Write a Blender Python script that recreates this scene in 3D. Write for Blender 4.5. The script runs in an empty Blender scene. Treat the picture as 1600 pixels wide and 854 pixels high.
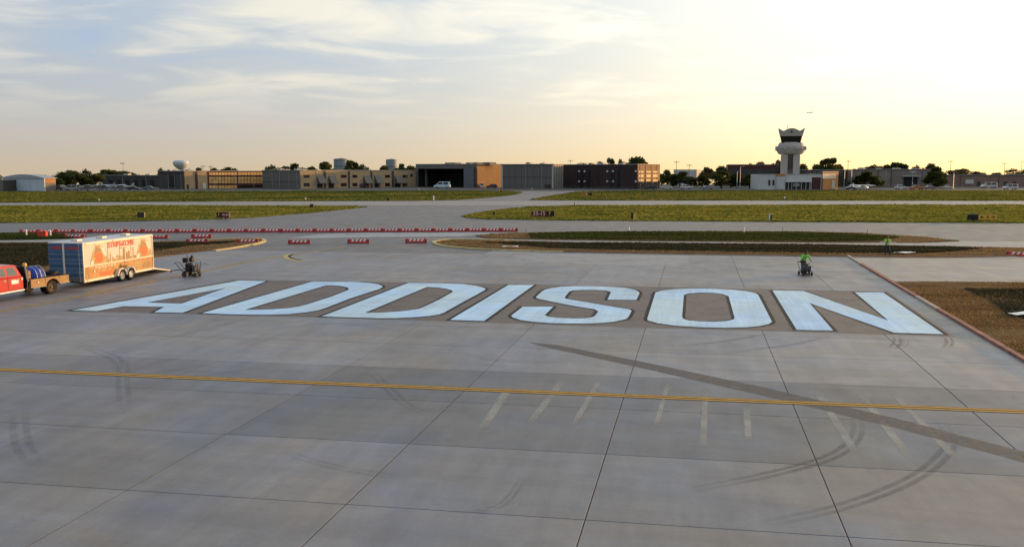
import bpy, bmesh, math, random
from mathutils import Vector, Matrix, noise as mnoise
random.seed(7)
scene = bpy.context.scene
COL = scene.collection
R = math.radians
# ------------------------------------------------------------------ camera
CAM_F, CAM_H, CAM_HZ = 1350.0, 7.5, 265.0          # focal length in photo pixels, lens height, horizon row
PITCH = math.atan((427 - CAM_HZ) / CAM_F)
cd = bpy.data.cameras.new('camera'); cam = bpy.data.objects.new('camera', cd); COL.objects.link(cam)
cam.location = (0, 0, CAM_H); cam.rotation_euler = (math.pi / 2 - PITCH, 0, 0)
cd.sensor_width = 36; cd.lens = CAM_F / 1600 * 36; cd.clip_start = .1; cd.clip_end = 30000
scene.camera = cam
# ------------------------------------------------------------------ light
SUN_AZ, SUN_EL = 57.0, 4.2                          # degrees right of the view axis, above the horizon
SUN_DIR = Vector((math.sin(R(SUN_AZ)) * math.cos(R(SUN_EL)), math.cos(R(SUN_AZ)) * math.cos(R(SUN_EL)), math.sin(R(SUN_EL))))
sd = bpy.data.lights.new('sun', 'SUN'); sun = bpy.data.objects.new('sun', sd); COL.objects.link(sun)
sd.energy = 5.0; sd.angle = R(.6); sd.color = (1, .55, .22)
sun.rotation_euler = SUN_DIR.to_track_quat('Z', 'Y').to_euler()
sun.location = (60, 60, 60)
scene.view_settings.view_transform = 'Standard'; scene.view_settings.look = 'None'
scene.view_settings.exposure = 0.0; scene.view_settings.gamma = 1
scene.view_settings.use_curve_mapping = False

def build_world():
    w = bpy.data.worlds.new('World'); scene.world = w; w.use_nodes = True
    nt = w.node_tree; N = nt.nodes; L = nt.links; N.clear()
    def nd(t, **k):
        n = N.new(t)
        for a, b in k.items(): setattr(n, a, b)
        return n
    def mth(op, a, b=None, c=None, clamp=False):
        n = nd('ShaderNodeMath', operation=op); n.use_clamp = clamp
        for i, v in enumerate((a, b, c)):
            if v is None: continue
            if isinstance(v, (int, float)): n.inputs[i].default_value = v
            else: L.new(v, n.inputs[i])
        return n.outputs[0]
    def mixc(f, a, b, mode='MIX'):
        n = nd('ShaderNodeMix', data_type='RGBA', blend_type=mode)
        for i, v in ((0, f), (6, a), (7, b)):
            if isinstance(v, (int, float)): n.inputs[i].default_value = v
            elif isinstance(v, tuple): n.inputs[i].default_value = (*v, 1)
            else: L.new(v, n.inputs[i])
        return n.outputs[2]
    def ramp(f, stops):
        n = nd('ShaderNodeValToRGB'); e = n.color_ramp.elements
        while len(e) < len(stops): e.new(.5)
        for q, (p, c) in zip(e, stops): q.position = p; q.color = (*c, 1)
        L.new(f, n.inputs[0]); return n.outputs[0]
    out = nd('ShaderNodeOutputWorld'); bg = nd('ShaderNodeBackground'); L.new(bg.outputs[0], out.inputs[0])
    sky = nd('ShaderNodeTexSky', sky_type='NISHITA'); sky.sun_disc = False
    sky.sun_elevation = R(SUN_EL); sky.sun_rotation = R(SUN_AZ); sky.air_density = 1.0; sky.dust_density = 1.5; sky.ozone_density = 1.0
    tc = nd('ShaderNodeTexCoord'); D = tc.outputs['Generated']
    sp = nd('ShaderNodeSeparateXYZ'); L.new(D, sp.inputs[0]); X, Y, Z = sp.outputs
    dt = nd('ShaderNodeVectorMath', operation='DOT_PRODUCT'); L.new(D, dt.inputs[0]); dt.inputs[1].default_value = SUN_DIR
    mu = dt.outputs['Value']
    # thin evening overcast: forward scattering brightens it towards the sun
    t = mth('MULTIPLY_ADD', mu, .5, .5, clamp=True)
    glow = mth('POWER', t, 6.5)
    elev = mth('MAXIMUM', Z, 0.0)
    hz = mth('POWER', mth('SUBTRACT', 1.0, elev, clamp=True), 12.0)      # 1 at the horizon
    veil = mixc(hz, (4.9, 6.3, 8.2), (7.2, 6.0, 4.5))
    glowc = mixc(hz, (25.0, 23.5, 18.5), (26.0, 18.8, 7.4))
    veil = mixc(glow, veil, glowc)
    base = mixc(.78, sky.outputs[0], veil)
    # streaky cirrus laid on a flat layer overhead
    den = mth('ADD', elev, .10)
    cx = nd('ShaderNodeCombineXYZ'); L.new(mth('DIVIDE', X, den), cx.inputs[0]); L.new(mth('DIVIDE', Y, den), cx.inputs[1])
    mp = nd('ShaderNodeMapping'); mp.inputs['Rotation'].default_value = (0, 0, R(-18)); mp.inputs['Scale'].default_value = (1.0, 1.3, 1); mp.inputs['Location'].default_value = (7.1, 2.3, 0)
    L.new(cx.outputs[0], mp.inputs[0])
    n1 = nd('ShaderNodeTexNoise'); n1.inputs['Scale'].default_value = 1.5; n1.inputs['Detail'].default_value = 7; n1.inputs['Roughness'].default_value = .5; n1.inputs['Distortion'].default_value = .5
    L.new(mp.outputs[0], n1.inputs['Vector'])
    n2 = nd('ShaderNodeTexNoise'); n2.inputs['Scale'].default_value = .45; n2.inputs['Detail'].default_value = 3
    L.new(mp.outputs[0], n2.inputs['Vector'])
    dens = mth('ADD', mth('MULTIPLY', n1.outputs['Fac'], .68), mth('MULTIPLY', n2.outputs['Fac'], .42))
    cl = nd('ShaderNodeMapRange'); cl.interpolation_type = 'SMOOTHSTEP'
    L.new(dens, cl.inputs[0]); cl.inputs[1].default_value = .51; cl.inputs[2].default_value = .73
    low = nd('ShaderNodeMapRange'); low.interpolation_type = 'SMOOTHSTEP'; L.new(elev, low.inputs[0]); low.inputs[1].default_value = .03; low.inputs[2].default_value = .13
    cf = mth('MULTIPLY', mth('MULTIPLY', cl.outputs[0], low.outputs[0]), .72)
    ccol = mixc(glow, (9.3, 8.7, 7.2), (26.0, 24.5, 20))
    ccol = mixc(hz, ccol, mixc(glow, (7.6, 6.6, 5.0), (27, 20, 9)))
    fin = mixc(cf, base, ccol)
    # grey gaps between the veils
    gp = nd('ShaderNodeMapRange'); gp.interpolation_type = 'SMOOTHSTEP'; L.new(dens, gp.inputs[0]); gp.inputs[1].default_value = .52; gp.inputs[2].default_value = .40
    gk = mth('SUBTRACT', 1.0, mth('MULTIPLY', glow, 5.0), clamp=True)
    fin = mixc(mth('MULTIPLY', mth('MULTIPLY', gp.outputs[0], low.outputs[0]), mth('MULTIPLY', gk, .62)), fin, mixc(.35, (3.5, 5.1, 7.6), fin))
    L.new(fin, bg.inputs[0]); bg.inputs[1].default_value = 0.10
build_world()

# ------------------------------------------------------------------ helpers
_c, _s = math.cos(PITCH), math.sin(PITCH)
def ray(px, py):
    a = (px - 800) / CAM_F; b = (427 - py) / CAM_F
    return Vector((a, _c + b * _s, -_s + b * _c))
def G(px, py, z=0.0):
    """ground position seen at a photo pixel"""
    d = ray(px, py); t = (z - CAM_H) / d.z
    return Vector((d.x * t, d.y * t, z))
def atY(px, py, Y):
    d = ray(px, py); t = Y / d.y
    return Vector((d.x * t, Y, CAM_H + d.z * t))

def mat(name, col, rough=.75, var=.12, scale=3.0, bump=0.0, metal=0.0, spec=.3, emit=None, coat=0.0, detail=4, stretch=None):
    m = bpy.data.materials.new(name); m.use_nodes = True
    nt = m.node_tree; b = nt.nodes['Principled BSDF']
    b.inputs['Roughness'].default_value = rough; b.inputs['Metallic'].default_value = metal
    b.inputs['Specular IOR Level'].default_value = spec; b.inputs['Coat Weight'].default_value = coat
    tc = nt.nodes.new('ShaderNodeTexCoord'); vec = tc.outputs['Object']
    if stretch:
        mp = nt.nodes.new('ShaderNodeMapping'); mp.inputs['Scale'].default_value = stretch
        nt.links.new(vec, mp.inputs[0]); vec = mp.outputs[0]
    no = nt.nodes.new('ShaderNodeTexNoise'); no.inputs['Scale'].default_value = scale; no.inputs['Detail'].default_value = detail
    nt.links.new(vec, no.inputs['Vector'])
    r = nt.nodes.new('ShaderNodeValToRGB')
    r.color_ramp.elements[0].position = .3; r.color_ramp.elements[1].position = .7
    r.color_ramp.elements[0].color = (*[max(0, c * (1 - var)) for c in col], 1)
    r.color_ramp.elements[1].color = (*[min(1, c * (1 + var)) for c in col], 1)
    nt.links.new(no.outputs['Fac'], r.inputs[0]); nt.links.new(r.outputs[0], b.inputs['Base Color'])
    if bump:
        bp = nt.nodes.new('ShaderNodeBump'); bp.inputs['Strength'].default_value = bump; bp.inputs['Distance'].default_value = .05
        nt.links.new(no.outputs['Fac'], bp.inputs['Height']); nt.links.new(bp.outputs[0], b.inputs['Normal'])
    if emit:
        b.inputs['Emission Color'].default_value = (*emit[0], 1); b.inputs['Emission Strength'].default_value = emit[1]
    return m

class MB:
    def __init__(s): s.v = []; s.f = []
    def add(s, vs, fs):
        o = len(s.v); s.v += [tuple(q) for q in vs]; s.f += [tuple(i + o for i in f) for f in fs]; return s
    def box(s, x0, x1, y0, y1, z0, z1):
        return s.add([(x, y, z) for z in (z0, z1) for y in (y0, y1) for x in (x0, x1)],
                     [(0, 2, 3, 1), (4, 5, 7, 6), (0, 1, 5, 4), (2, 6, 7, 3), (0, 4, 6, 2), (1, 3, 7, 5)])
    def prism(s, pts, axis, a0, a1):
        """extrude a closed 2-d outline along an axis (0,1,2)"""
        n = len(pts)
        def P(p, a):
            q = list(p); q.insert(axis, a); return q
        vs = [P(p, a0) for p in pts] + [P(p, a1) for p in pts]
        return s.add(vs, [tuple(range(n)), tuple(range(2 * n - 1, n - 1, -1))] + [(i, i + n, (i + 1) % n + n, (i + 1) % n) for i in range(n)])
    def tube(s, pts, r, n=6, r2=None):
        pts = [Vector(p) for p in pts]; m = len(pts); vs = []
        for i, p in enumerate(pts):
            d = (pts[min(i + 1, m - 1)] - pts[max(i - 1, 0)]).normalized()
            u = d.orthogonal().normalized(); w = d.cross(u)
            rr = r if r2 is None else r + (r2 - r) * i / (m - 1)
            for k in range(n):
                a = 2 * math.pi * k / n; vs.append(p + (u * math.cos(a) + w * math.sin(a)) * rr)
        fs = [(i * n + k, i * n + (k + 1) % n, (i + 1) * n + (k + 1) % n, (i + 1) * n + k) for i in range(m - 1) for k in range(n)]
        fs += [tuple(range(n - 1, -1, -1)), tuple(range((m - 1) * n, m * n))]
        return s.add(vs, fs)
    def cyl(s, p0, p1, r, n=16): return s.tube([p0, p1], r, n)
    def lathe(s, prof, n=24, c=(0, 0)):
        vs = []
        for r, z in prof:
            for k in range(n):
                a = 2 * math.pi * (k + .5) / n; vs.append((c[0] + r * math.cos(a), c[1] + r * math.sin(a), z))
        fs = [(i * n + k, i * n + (k + 1) % n, (i + 1) * n + (k + 1) % n, (i + 1) * n + k) for i in range(len(prof) - 1) for k in range(n)]
        fs += [tuple(range(n - 1, -1, -1)), tuple(range((len(prof) - 1) * n, len(prof) * n))]
        return s.add(vs, fs)
    def mesh(s, name, m=None, smooth=False):
        me = bpy.data.meshes.new(name); me.from_pydata(s.v, [], s.f)
        bm = bmesh.new(); bm.from_mesh(me); bmesh.ops.recalc_face_normals(bm, faces=bm.faces); bm.to_mesh(me); bm.free()
        if m: me.materials.append(m)
        if smooth:
            for p in me.polygons: p.use_smooth = True
        return me
    def build(s, name, m, parent=None, smooth=False, bevel=0):
        o = obj(name, s.mesh(name, m, smooth), parent)
        if bevel:
            b = o.modifiers.new('bevel', 'BEVEL'); b.width = bevel; b.segments = 2; b.limit_method = 'ANGLE'
        return o
def obj(name, me, parent=None):
    o = bpy.data.objects.new(name, me); COL.objects.link(o)
    if parent: o.parent = parent
    return o
def tag(o, label=None, cat=None, group=None, kind=None):
    for k, v in (('label', label), ('category', cat), ('group', group), ('kind', kind)):
        if v: o[k] = v
    return o
def empty(name, loc, rz=0.0, **k):
    o = bpy.data.objects.new(name, None); COL.objects.link(o); o.empty_display_size = .2
    o.location = loc; o.rotation_euler = (0, 0, rz); return tag(o, **k)
def copy_tree(o, parent=None):
    c = o.copy(); COL.objects.link(c); c.parent = parent
    for ch in list(o.children): copy_tree(ch, c)
    return c
def box(name, m, parent, *a, bevel=0): return MB().box(*a).build(name, m, parent, bevel=bevel)

def tri_poly(outer, holes=(), z=0.0, z0=None):
    """flat filled polygon with holes (thin slab when z0 is given)"""
    from mathutils.geometry import tessellate_polygon
    loops = [outer] + list(holes)
    tris = tessellate_polygon([[Vector((p[0], p[1], 0)) for p in l] for l in loops])
    pts = [p for l in loops for p in l]
    mb = MB(); mb.add([(p[0], p[1], z) for p in pts], tris)
    if z0 is not None:
        for l in loops:
            n = len(l)
            mb.add([(p[0], p[1], z) for p in l] + [(p[0], p[1], z0) for p in l], [(i, (i + 1) % n, (i + 1) % n + n, i + n) for i in range(n)])
    return mb
def up(me):
    bm = bmesh.new(); bm.from_mesh(me)
    for f in bm.faces:
        if abs(f.normal.z) > .5 and f.normal.z < 0: f.normal_flip()
    bm.to_mesh(me); bm.free(); return me
def px_poly(pts, z=0.0): return [G(x, y, z).to_2d() for x, y in pts]
def sheet(name, m, pts, z, z0=None, parent=None, holes=(), kind='structure'):
    o = obj(name, up(tri_poly(pts, holes, z, z0).mesh(name, m)), parent)
    if kind and not parent: o['kind'] = kind
    return o
def area2(l): return sum(l[i][0] * l[(i + 1) % len(l)][1] - l[(i + 1) % len(l)][0] * l[i][1] for i in range(len(l)))
def offset(l, d):
    """grow a closed outline by d (shrink holes by passing a negative d)"""
    sgn = 1 if area2(l) > 0 else -1; n = len(l); out = []
    for i in range(n):
        p0, p1, p2 = Vector(l[i - 1]), Vector(l[i]), Vector(l[(i + 1) % n])
        a = (p1 - p0).normalized(); b = (p2 - p1).normalized()
        na = Vector((a.y, -a.x)) * sgn; nb = Vector((b.y, -b.x)) * sgn
        k = na + nb
        k = k / max(.25, k.length_squared) * 2 if k.length > 1e-4 else na
        if k.length > 2.6: k = k.normalized() * 2.6
        out.append(p1 + k * d)
    return out
def strip(pts, w, z, w2=None):
    """ribbon of width w along a ground polyline"""
    P = [Vector((p[0], p[1])) for p in pts]; n = len(P); vs = []
    for i, p in enumerate(P):
        d = (P[min(i + 1, n - 1)] - P[max(i - 1, 0)]).normalized(); q = Vector((-d.y, d.x))
        ww = w if w2 is None else w + (w2 - w) * i / (n - 1)
        vs += [(*(p + q * ww / 2), z), (*(p - q * ww / 2), z)]
    return MB().add(vs, [(2 * i, 2 * i + 1, 2 * i + 3, 2 * i + 2) for i in range(n - 1)])
def smooth_line(pts, k=6):
    P = [Vector((p[0], p[1])) for p in pts]; out = []
    for i in range(len(P) - 1):
        a, b, c, d = P[max(i - 1, 0)], P[i], P[i + 1], P[min(i + 2, len(P) - 1)]
        for j in range(k):
            t = j / k
            out.append(.5 * (2 * b + (c - a) * t + (2 * a - 5 * b + 4 * c - d) * t * t + (3 * b - a - 3 * c + d) * t ** 3))
    return out + [P[-1]]
def text_mesh(txt, size, m, bold=.0):
    cu = bpy.data.curves.new('lettering', 'FONT'); cu.body = txt; cu.size = size; cu.align_x = 'CENTER'; cu.align_y = 'CENTER'; cu.offset = bold; cu.extrude = .004
    o = bpy.data.objects.new('tmp', cu); COL.objects.link(o)
    me = bpy.data.meshes.new_from_object(o.evaluated_get(bpy.context.evaluated_depsgraph_get()))
    bpy.data.objects.remove(o); me.materials.clear(); me.materials.append(m); return me

# ------------------------------------------------------------------ ground materials
def concrete(name, base, tone=True, dark=.7, seed=0.0, streak=(.35, .06, 1), rot=0.0):
    m = bpy.data.materials.new(name); m.use_nodes = True; nt = m.node_tree; L = nt.links; N = nt.nodes
    b = N['Principled BSDF']; b.inputs['Specular IOR Level'].default_value = .5
    geo = N.new('ShaderNodeNewGeometry'); mp0 = N.new('ShaderNodeMapping'); mp0.inputs['Rotation'].default_value = (0, 0, rot); mp0.inputs['Location'].default_value = (seed, seed, 0)
    L.new(geo.outputs['Position'], mp0.inputs[0])
    def nz(scale, detail, rough=.55, vec=None, dist=0):
        n = N.new('ShaderNodeTexNoise'); n.inputs['Scale'].default_value = scale; n.inputs['Detail'].default_value = detail; n.inputs['Roughness'].default_value = rough; n.inputs['Distortion'].default_value = dist
        L.new(vec or mp0.outputs[0], n.inputs['Vector']); return n.outputs['Fac']
    def mr(f, a, c, lo, hi):
        n = N.new('ShaderNodeMapRange'); n.inputs[1].default_value = a; n.inputs[2].default_value = c; n.inputs[3].default_value = lo; n.inputs[4].default_value = hi; L.new(f, n.inputs[0]); return n.outputs[0]
    def mul(a, c):
        n = N.new('ShaderNodeMath'); n.operation = 'MULTIPLY'; L.new(a, n.inputs[0]); L.new(c, n.inputs[1]); return n.outputs[0]
    mp = N.new('ShaderNodeMapping'); mp.inputs['Scale'].default_value = streak; L.new(mp0.outputs[0], mp.inputs[0])
    big = mr(nz(.09, 5, .6, None, 1.0), .33, .68, .88, 1.10)
    mid = mr(nz(.5, 6, .65, None, .6), .3, .7, .9, 1.09)
    stk = mr(nz(3.2, 5, .6, mp.outputs[0]), .3, .7, .90, 1.08)
    fine = mr(nz(9, 6, .7), .3, .7, .93, 1.07)
    spot = mr(nz(1.3, 5, .6), .62, .76, 1.0, dark)
    mp2 = N.new('ShaderNodeMapping'); mp2.inputs['Rotation'].default_value = (0, 0, R(11.9)); L.new(geo.outputs['Position'], mp2.inputs[0])
    mp3 = N.new('ShaderNodeMapping'); mp3.inputs['Scale'].default_value = (1.5, .10, 1); L.new(mp2.outputs[0], mp3.inputs[0])
    mp4 = N.new('ShaderNodeMapping'); mp4.inputs['Scale'].default_value = (.10, 1.2, 1); L.new(mp2.outputs[0], mp4.inputs[0])
    cst = mr(nz(1.0, 6, .6, mp3.outputs[0], .3), .3, .7, .91, 1.10)
    rst = mr(nz(1.0, 6, .62, mp4.outputs[0], .3), .3, .7, .90, 1.10)
    grain = mr(nz(45, 3, .8), .25, .75, .90, 1.10)
    f = mul(mul(mul(big, mid), mul(stk, fine)), mul(spot, mul(mul(cst, rst), grain)))
    hue = N.new('ShaderNodeMix'); hue.data_type = 'RGBA'
    L.new(mr(nz(.16, 4, .6, None, .8), .38, .62, 0, 1), hue.inputs[0])
    hue.inputs[6].default_value = (base[0] * .95, base[1] * .99, base[2] * 1.08, 1); hue.inputs[7].default_value = (base[0] * 1.10, base[1] * 1.01, base[2] * .88, 1)
    sc = N.new('ShaderNodeVectorMath'); sc.operation = 'SCALE'; L.new(hue.outputs[2], sc.inputs[0]); L.new(f, sc.inputs['Scale'])
    col = sc.outputs[0]
    if tone:
        oi = N.new('ShaderNodeObjectInfo'); mm = N.new('ShaderNodeVectorMath'); mm.operation = 'MULTIPLY'
        L.new(col, mm.inputs[0]); L.new(oi.outputs['Color'], mm.inputs[1]); col = mm.outputs[0]
    L.new(col, b.inputs['Base Color'])
    L.new(mr(nz(.5, 4), .3, .7, .48, .66), b.inputs['Roughness'])
    bp = N.new('ShaderNodeBump'); bp.inputs['Strength'].default_value = .12; bp.inputs['Distance'].default_value = .01
    L.new(nz(14, 5, .7), bp.inputs['Height']); L.new(bp.outputs[0], b.inputs['Normal'])
    return m
def stain(name, col, alpha, scale=2.0, lo=.35, hi=.65, rough=.8, stretch=(1, 1, 1), fade=False):
    """patchy paint or rubber that lets the pavement show through its worn places"""
    m = bpy.data.materials.new(name); m.use_nodes = True; nt = m.node_tree; L = nt.links; N = nt.nodes
    b = N['Principled BSDF']; b.inputs['Base Color'].default_value = (*col, 1); b.inputs['Roughness'].default_value = min(rough, .58); b.inputs['Specular IOR Level'].default_value = .5
    geo = N.new('ShaderNodeNewGeometry'); mp = N.new('ShaderNodeMapping'); mp.inputs['Scale'].default_value = stretch; L.new(geo.outputs['Position'], mp.inputs[0])
    n = N.new('ShaderNodeTexNoise'); n.inputs['Scale'].default_value = scale; n.inputs['Detail'].default_value = 6; n.inputs['Roughness'].default_value = .7; L.new(mp.outputs[0], n.inputs['Vector'])
    r = N.new('ShaderNodeMapRange'); r.inputs[1].default_value = lo; r.inputs[2].default_value = hi; r.inputs[3].default_value = alpha * .25; r.inputs[4].default_value = alpha; L.new(n.outputs['Fac'], r.inputs[0])
    if fade:
        at = N.new('ShaderNodeAttribute'); at.attribute_name = 'fade'; mu_ = N.new('ShaderNodeMath'); mu_.operation = 'MULTIPLY'
        L.new(at.outputs['Fac'], mu_.inputs[0]); L.new(r.outputs[0], mu_.inputs[1]); L.new(mu_.outputs[0], b.inputs['Alpha'])
    else: L.new(r.outputs[0], b.inputs['Alpha'])
    return m

M = {}
M['slab'] = concrete('apron_concrete', (.187, .185, .196), True, .8)
M['joint'] = mat('joint_filler', (.045, .043, .04), .9)
M['taxi'] = concrete('taxiway_concrete', (.115, .105, .104), False, .8, 11)
M['lane'] = concrete('new_concrete', (.25, .23, .21), False, .85, 5)
M['runway'] = concrete('runway_concrete', (.22, .195, .18), False, .85, 17)
def turf_mat(name, a, b, c, sc=.12, trans=.45):
    m = bpy.data.materials.new(name); m.use_nodes = True; nt = m.node_tree; L = nt.links; N = nt.nodes; bs = N['Principled BSDF']
    bs.inputs['Roughness'].default_value = .9; bs.inputs['Specular IOR Level'].default_value = .1
    geo = N.new('ShaderNodeNewGeometry'); mp = N.new('ShaderNodeMapping'); mp.inputs['Scale'].default_value = (.35, 1, 1); L.new(geo.outputs['Position'], mp.inputs[0])
    n = N.new('ShaderNodeTexNoise'); n.inputs['Scale'].default_value = sc; n.inputs['Detail'].default_value = 6; n.inputs['Roughness'].default_value = .65; L.new(mp.outputs[0], n.inputs['Vector'])
    r = N.new('ShaderNodeValToRGB'); e = r.color_ramp.elements; e.new(.5)
    for q, p, cc in zip(e, (.32, .5, .68), (a, b, c)): q.position = p; q.color = (*cc, 1)
    L.new(n.outputs['Fac'], r.inputs[0]); L.new(r.outputs[0], bs.inputs['Base Color'])
    if trans:
        tr = N.new('ShaderNodeBsdfTranslucent'); mx = N.new('ShaderNodeMixShader'); mx.inputs[0].default_value = trans
        L.new(r.outputs[0], tr.inputs[0]); L.new(bs.outputs[0], mx.inputs[1]); L.new(tr.outputs[0], mx.inputs[2]); L.new(mx.outputs[0], N['Material Output'].inputs[0])
    return m
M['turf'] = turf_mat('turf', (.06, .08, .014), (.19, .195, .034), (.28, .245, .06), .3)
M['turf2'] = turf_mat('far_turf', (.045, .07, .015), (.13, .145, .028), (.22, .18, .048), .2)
M['sod'] = turf_mat('dark_sod', (.026, .03, .017), (.042, .042, .024), (.064, .057, .032), .5)
M['straw'] = turf_mat('straw_mulch', (.16, .098, .045), (.235, .15, .068), (.30, .20, .10), .6)
M['greensod'] = turf_mat('green_sod', (.03, .042, .012), (.05, .065, .016), (.08, .08, .024), .3)
M['field'] = turf_mat('field', (.05, .055, .02), (.08, .08, .03), (.11, .10, .04), .02)

# ------------------------------------------------------------------ ground, taxiways, runway
# the land falls away gently behind the hangars
_gx = [-6000, -900, 0, 900, 6000]; _gy = [(-400, -.12), (250, -.12), (440, -.12), (600, -3.5), (1200, -17), (3000, -60), (9000, -230)]
_mb = MB(); _mb.add([(x, y, z) for y, z in _gy for x in _gx], [(j * 5 + i, j * 5 + i + 1, (j + 1) * 5 + i + 1, (j + 1) * 5 + i) for j in range(6) for i in range(4)])
o = obj('ground', up(_mb.mesh('ground', M['field']))); o['kind'] = 'structure'
taxi = sheet('taxiway', M['taxi'], [(-600, 60), (600, 60), (600, 420), (-600, 420)], -.03)
rw = sheet('runway', M['runway'], px_poly([(-700, 320.5), (2300, 320.5), (2300, 314), (-700, 314)]), -.022)
M['ramp'] = mat('shaded_ramp', (.10, .094, .085), .9, .2, .05, spec=.15)  # shadow lying over the ramp put into its base colour
ramp_ = sheet('hangar_ramp', M['ramp'], px_poly([(-900, 298.2), (2500, 298.2), (2500, 288), (-900, 288)]), -.022)

# apron of cast slabs: each slab an object of its own, joints recessed
apron = sheet('apron', M['joint'], [(-75, -20), (48, -20), (48, 74), (-75, 74)], -.025)
ROW_A, COL_A = R(-9.3), R(11.9)
A = Vector((math.cos(ROW_A), math.sin(ROW_A))) * 5.41
B = Vector((math.sin(COL_A), math.cos(COL_A))) * 4.43
det = A.x * B.y - A.y * B.x
P0 = G(540, 787).to_2d()                              # a joint crossing read off the photograph
gap = .012
def slab_mesh(w):
    e = gap
    q = [A * (e / 5.41) + B * (e / 4.43), A * (1 - e / 5.41) + B * (e / 4.43), A * (1 - e / 5.41) + B * (1 - e / 4.43), A * (e / 5.41) + B * (1 - e / 4.43)]
    c = [v * 1.0 for v in q]
    mb = MB(); n = 4
    ctr = sum(c, Vector((0, 0))) / 4
    ins = [v + (ctr - v).normalized() * .012 for v in c]
    mb.add([(*v, -.035) for v in c] + [(*v, -.008) for v in c] + [(*v, 0) for v in ins],
           [(0, 1, 5, 4), (1, 2, 6, 5), (2, 3, 7, 6), (3, 0, 4, 7), (4, 5, 9, 8), (5, 6, 10, 9), (6, 7, 11, 10), (7, 4, 8, 11), (8, 9, 10, 11)])
    return up(mb.mesh('slab', M['slab']))
sm = slab_mesh(0); nslab = 0
rs = random.Random(3)
row_tone = {}
for j in range(-3, 15):
    row_tone[j] = rs.uniform(.93, 1.05)
row_tone[1] = .86; row_tone[2] = .84; row_tone[0] = .98; row_tone[3] = 1.08; row_tone[-1] = 1.0; row_tone[4] = 1.04
for j in range(-2, 14):
    for i in range(-16, 9):
        p = P0 + A * i + B * j; c = p + A * .5 + B * .5
        if c.y < 8 or c.y > 79: continue
        pxx = 800 + CAM_F * c.x / (c.y * _c + CAM_H * _s)
        if pxx < -330 or pxx > 1900: continue
        if c.x > 20 + (c.y - 33.7) * .2175 + 6 and c.y < 72: continue
        o = obj('slab', sm, apron); o.location = (p.x, p.y, 0); nslab += 1
        t = row_tone[j] * rs.uniform(.945, 1.055); h = rs.uniform(-.018, .018)
        if j in (1, 2): t *= .84 if i >= -1 else 1.0; h -= .035 if i >= -1 else .015      # the darker, bluer pour under the taxi line
        o.color = (t * (1 + h), t, t * (1 - h), 1)

# ------------------------------------------------------------------ turf areas
def point_in(p, l):
    c = False; n = len(l)
    for i in range(n):
        a, b = l[i], l[i - 1]
        if (a[1] > p[1]) != (b[1] > p[1]) and p[0] < (b[0] - a[0]) * (p[1] - a[1]) / (b[1] - a[1]) + a[0]: c = not c
    return c
def tufts(name, m, poly, n, h, w, z, seed, label, cat, lean=.35):
    """blades and clumps scattered over an outline: one mass nobody could count"""
    rr = random.Random(seed); xs = [p[0] for p in poly]; ys = [p[1] for p in poly]
    x0, x1, y0, y1 = min(xs), max(xs), min(ys), max(ys); v = []; f = []; k = 0; tries = 0
    while k < n and tries < n * 12:
        tries += 1
        x = rr.uniform(x0, x1); y = rr.uniform(y0, y1)
        if not point_in((x, y), poly): continue
        q = mnoise.noise(Vector((x * .09, y * .22, seed)))
        if q < -.45 and rr.random() < .5: continue
        hh = h * rr.uniform(.45, 1.25) * (1 + .7 * q); ww = w * rr.uniform(.5, 1.3); a = rr.uniform(0, math.pi)
        dx, dy = math.cos(a) * ww / 2, math.sin(a) * ww / 2; lx, ly = rr.uniform(-lean, lean) * hh * 2, rr.uniform(-lean, lean) * hh * 2
        o = len(v); v += [(x - dx, y - dy, z), (x + dx, y + dy, z), (x + dx * .55 + lx, y + dy * .55 + ly, z + hh), (x - dx * .7 + lx, y - dy * .7 + ly, z + hh * .85)]
        f.append((o, o + 1, o + 2, o + 3)); k += 1
    me = bpy.data.meshes.new(name); me.from_pydata(v, [], f); me.materials.append(m)
    return tag(obj(name, me), label, cat, kind='stuff')
gAl = px_poly([(-260, 322), (0, 322), (300, 321.7), (500, 321.4), (545, 322), (572, 323.6), (540, 327), (490, 332), (400, 339.5), (300, 343.5), (150, 346.5), (0, 348), (-260, 350)])
gAr = px_poly([(722, 338.5), (745, 333), (790, 326.5), (830, 323.3), (900, 321.3), (1100, 320.6), (1600, 320.2), (1860, 320.2), (1860, 349.5), (1600, 348.5), (1200, 346.3), (900, 344.3), (760, 342.5), (730, 340.5)])
gBl = px_poly([(-260, 300), (0, 299.6), (500, 298.6), (700, 297.8), (795, 298.2), (818, 300.5), (800, 305), (760, 309), (720, 312), (650, 313.6), (400, 314.5), (0, 316.6), (-260, 318)])
gBr = px_poly([(826, 312.2), (860, 306), (885, 302), (902, 299.6), (1000, 297.6), (1600, 297.8), (1860, 298), (1860, 313.8), (1600, 313.6), (1100, 313), (900, 313)])
for nm, pl, mm, n, h in (('grass_verge', gAl, 'turf', 26000, .2), ('grass_verge', gAr, 'turf', 36000, .2), ('grass_verge', gBl, 'turf2', 26000, .22), ('grass_verge', gBr, 'turf2', 30000, .22)):
    sheet(nm, M[mm], pl, .02, -.05)
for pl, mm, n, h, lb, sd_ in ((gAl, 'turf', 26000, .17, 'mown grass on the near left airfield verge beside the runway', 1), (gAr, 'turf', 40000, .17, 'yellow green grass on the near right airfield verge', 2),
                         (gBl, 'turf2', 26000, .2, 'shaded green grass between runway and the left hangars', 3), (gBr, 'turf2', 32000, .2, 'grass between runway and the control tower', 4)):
    tufts('grass', M[mm], pl, n, h, .8, .02, sd_, lb, 'grass')
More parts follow.
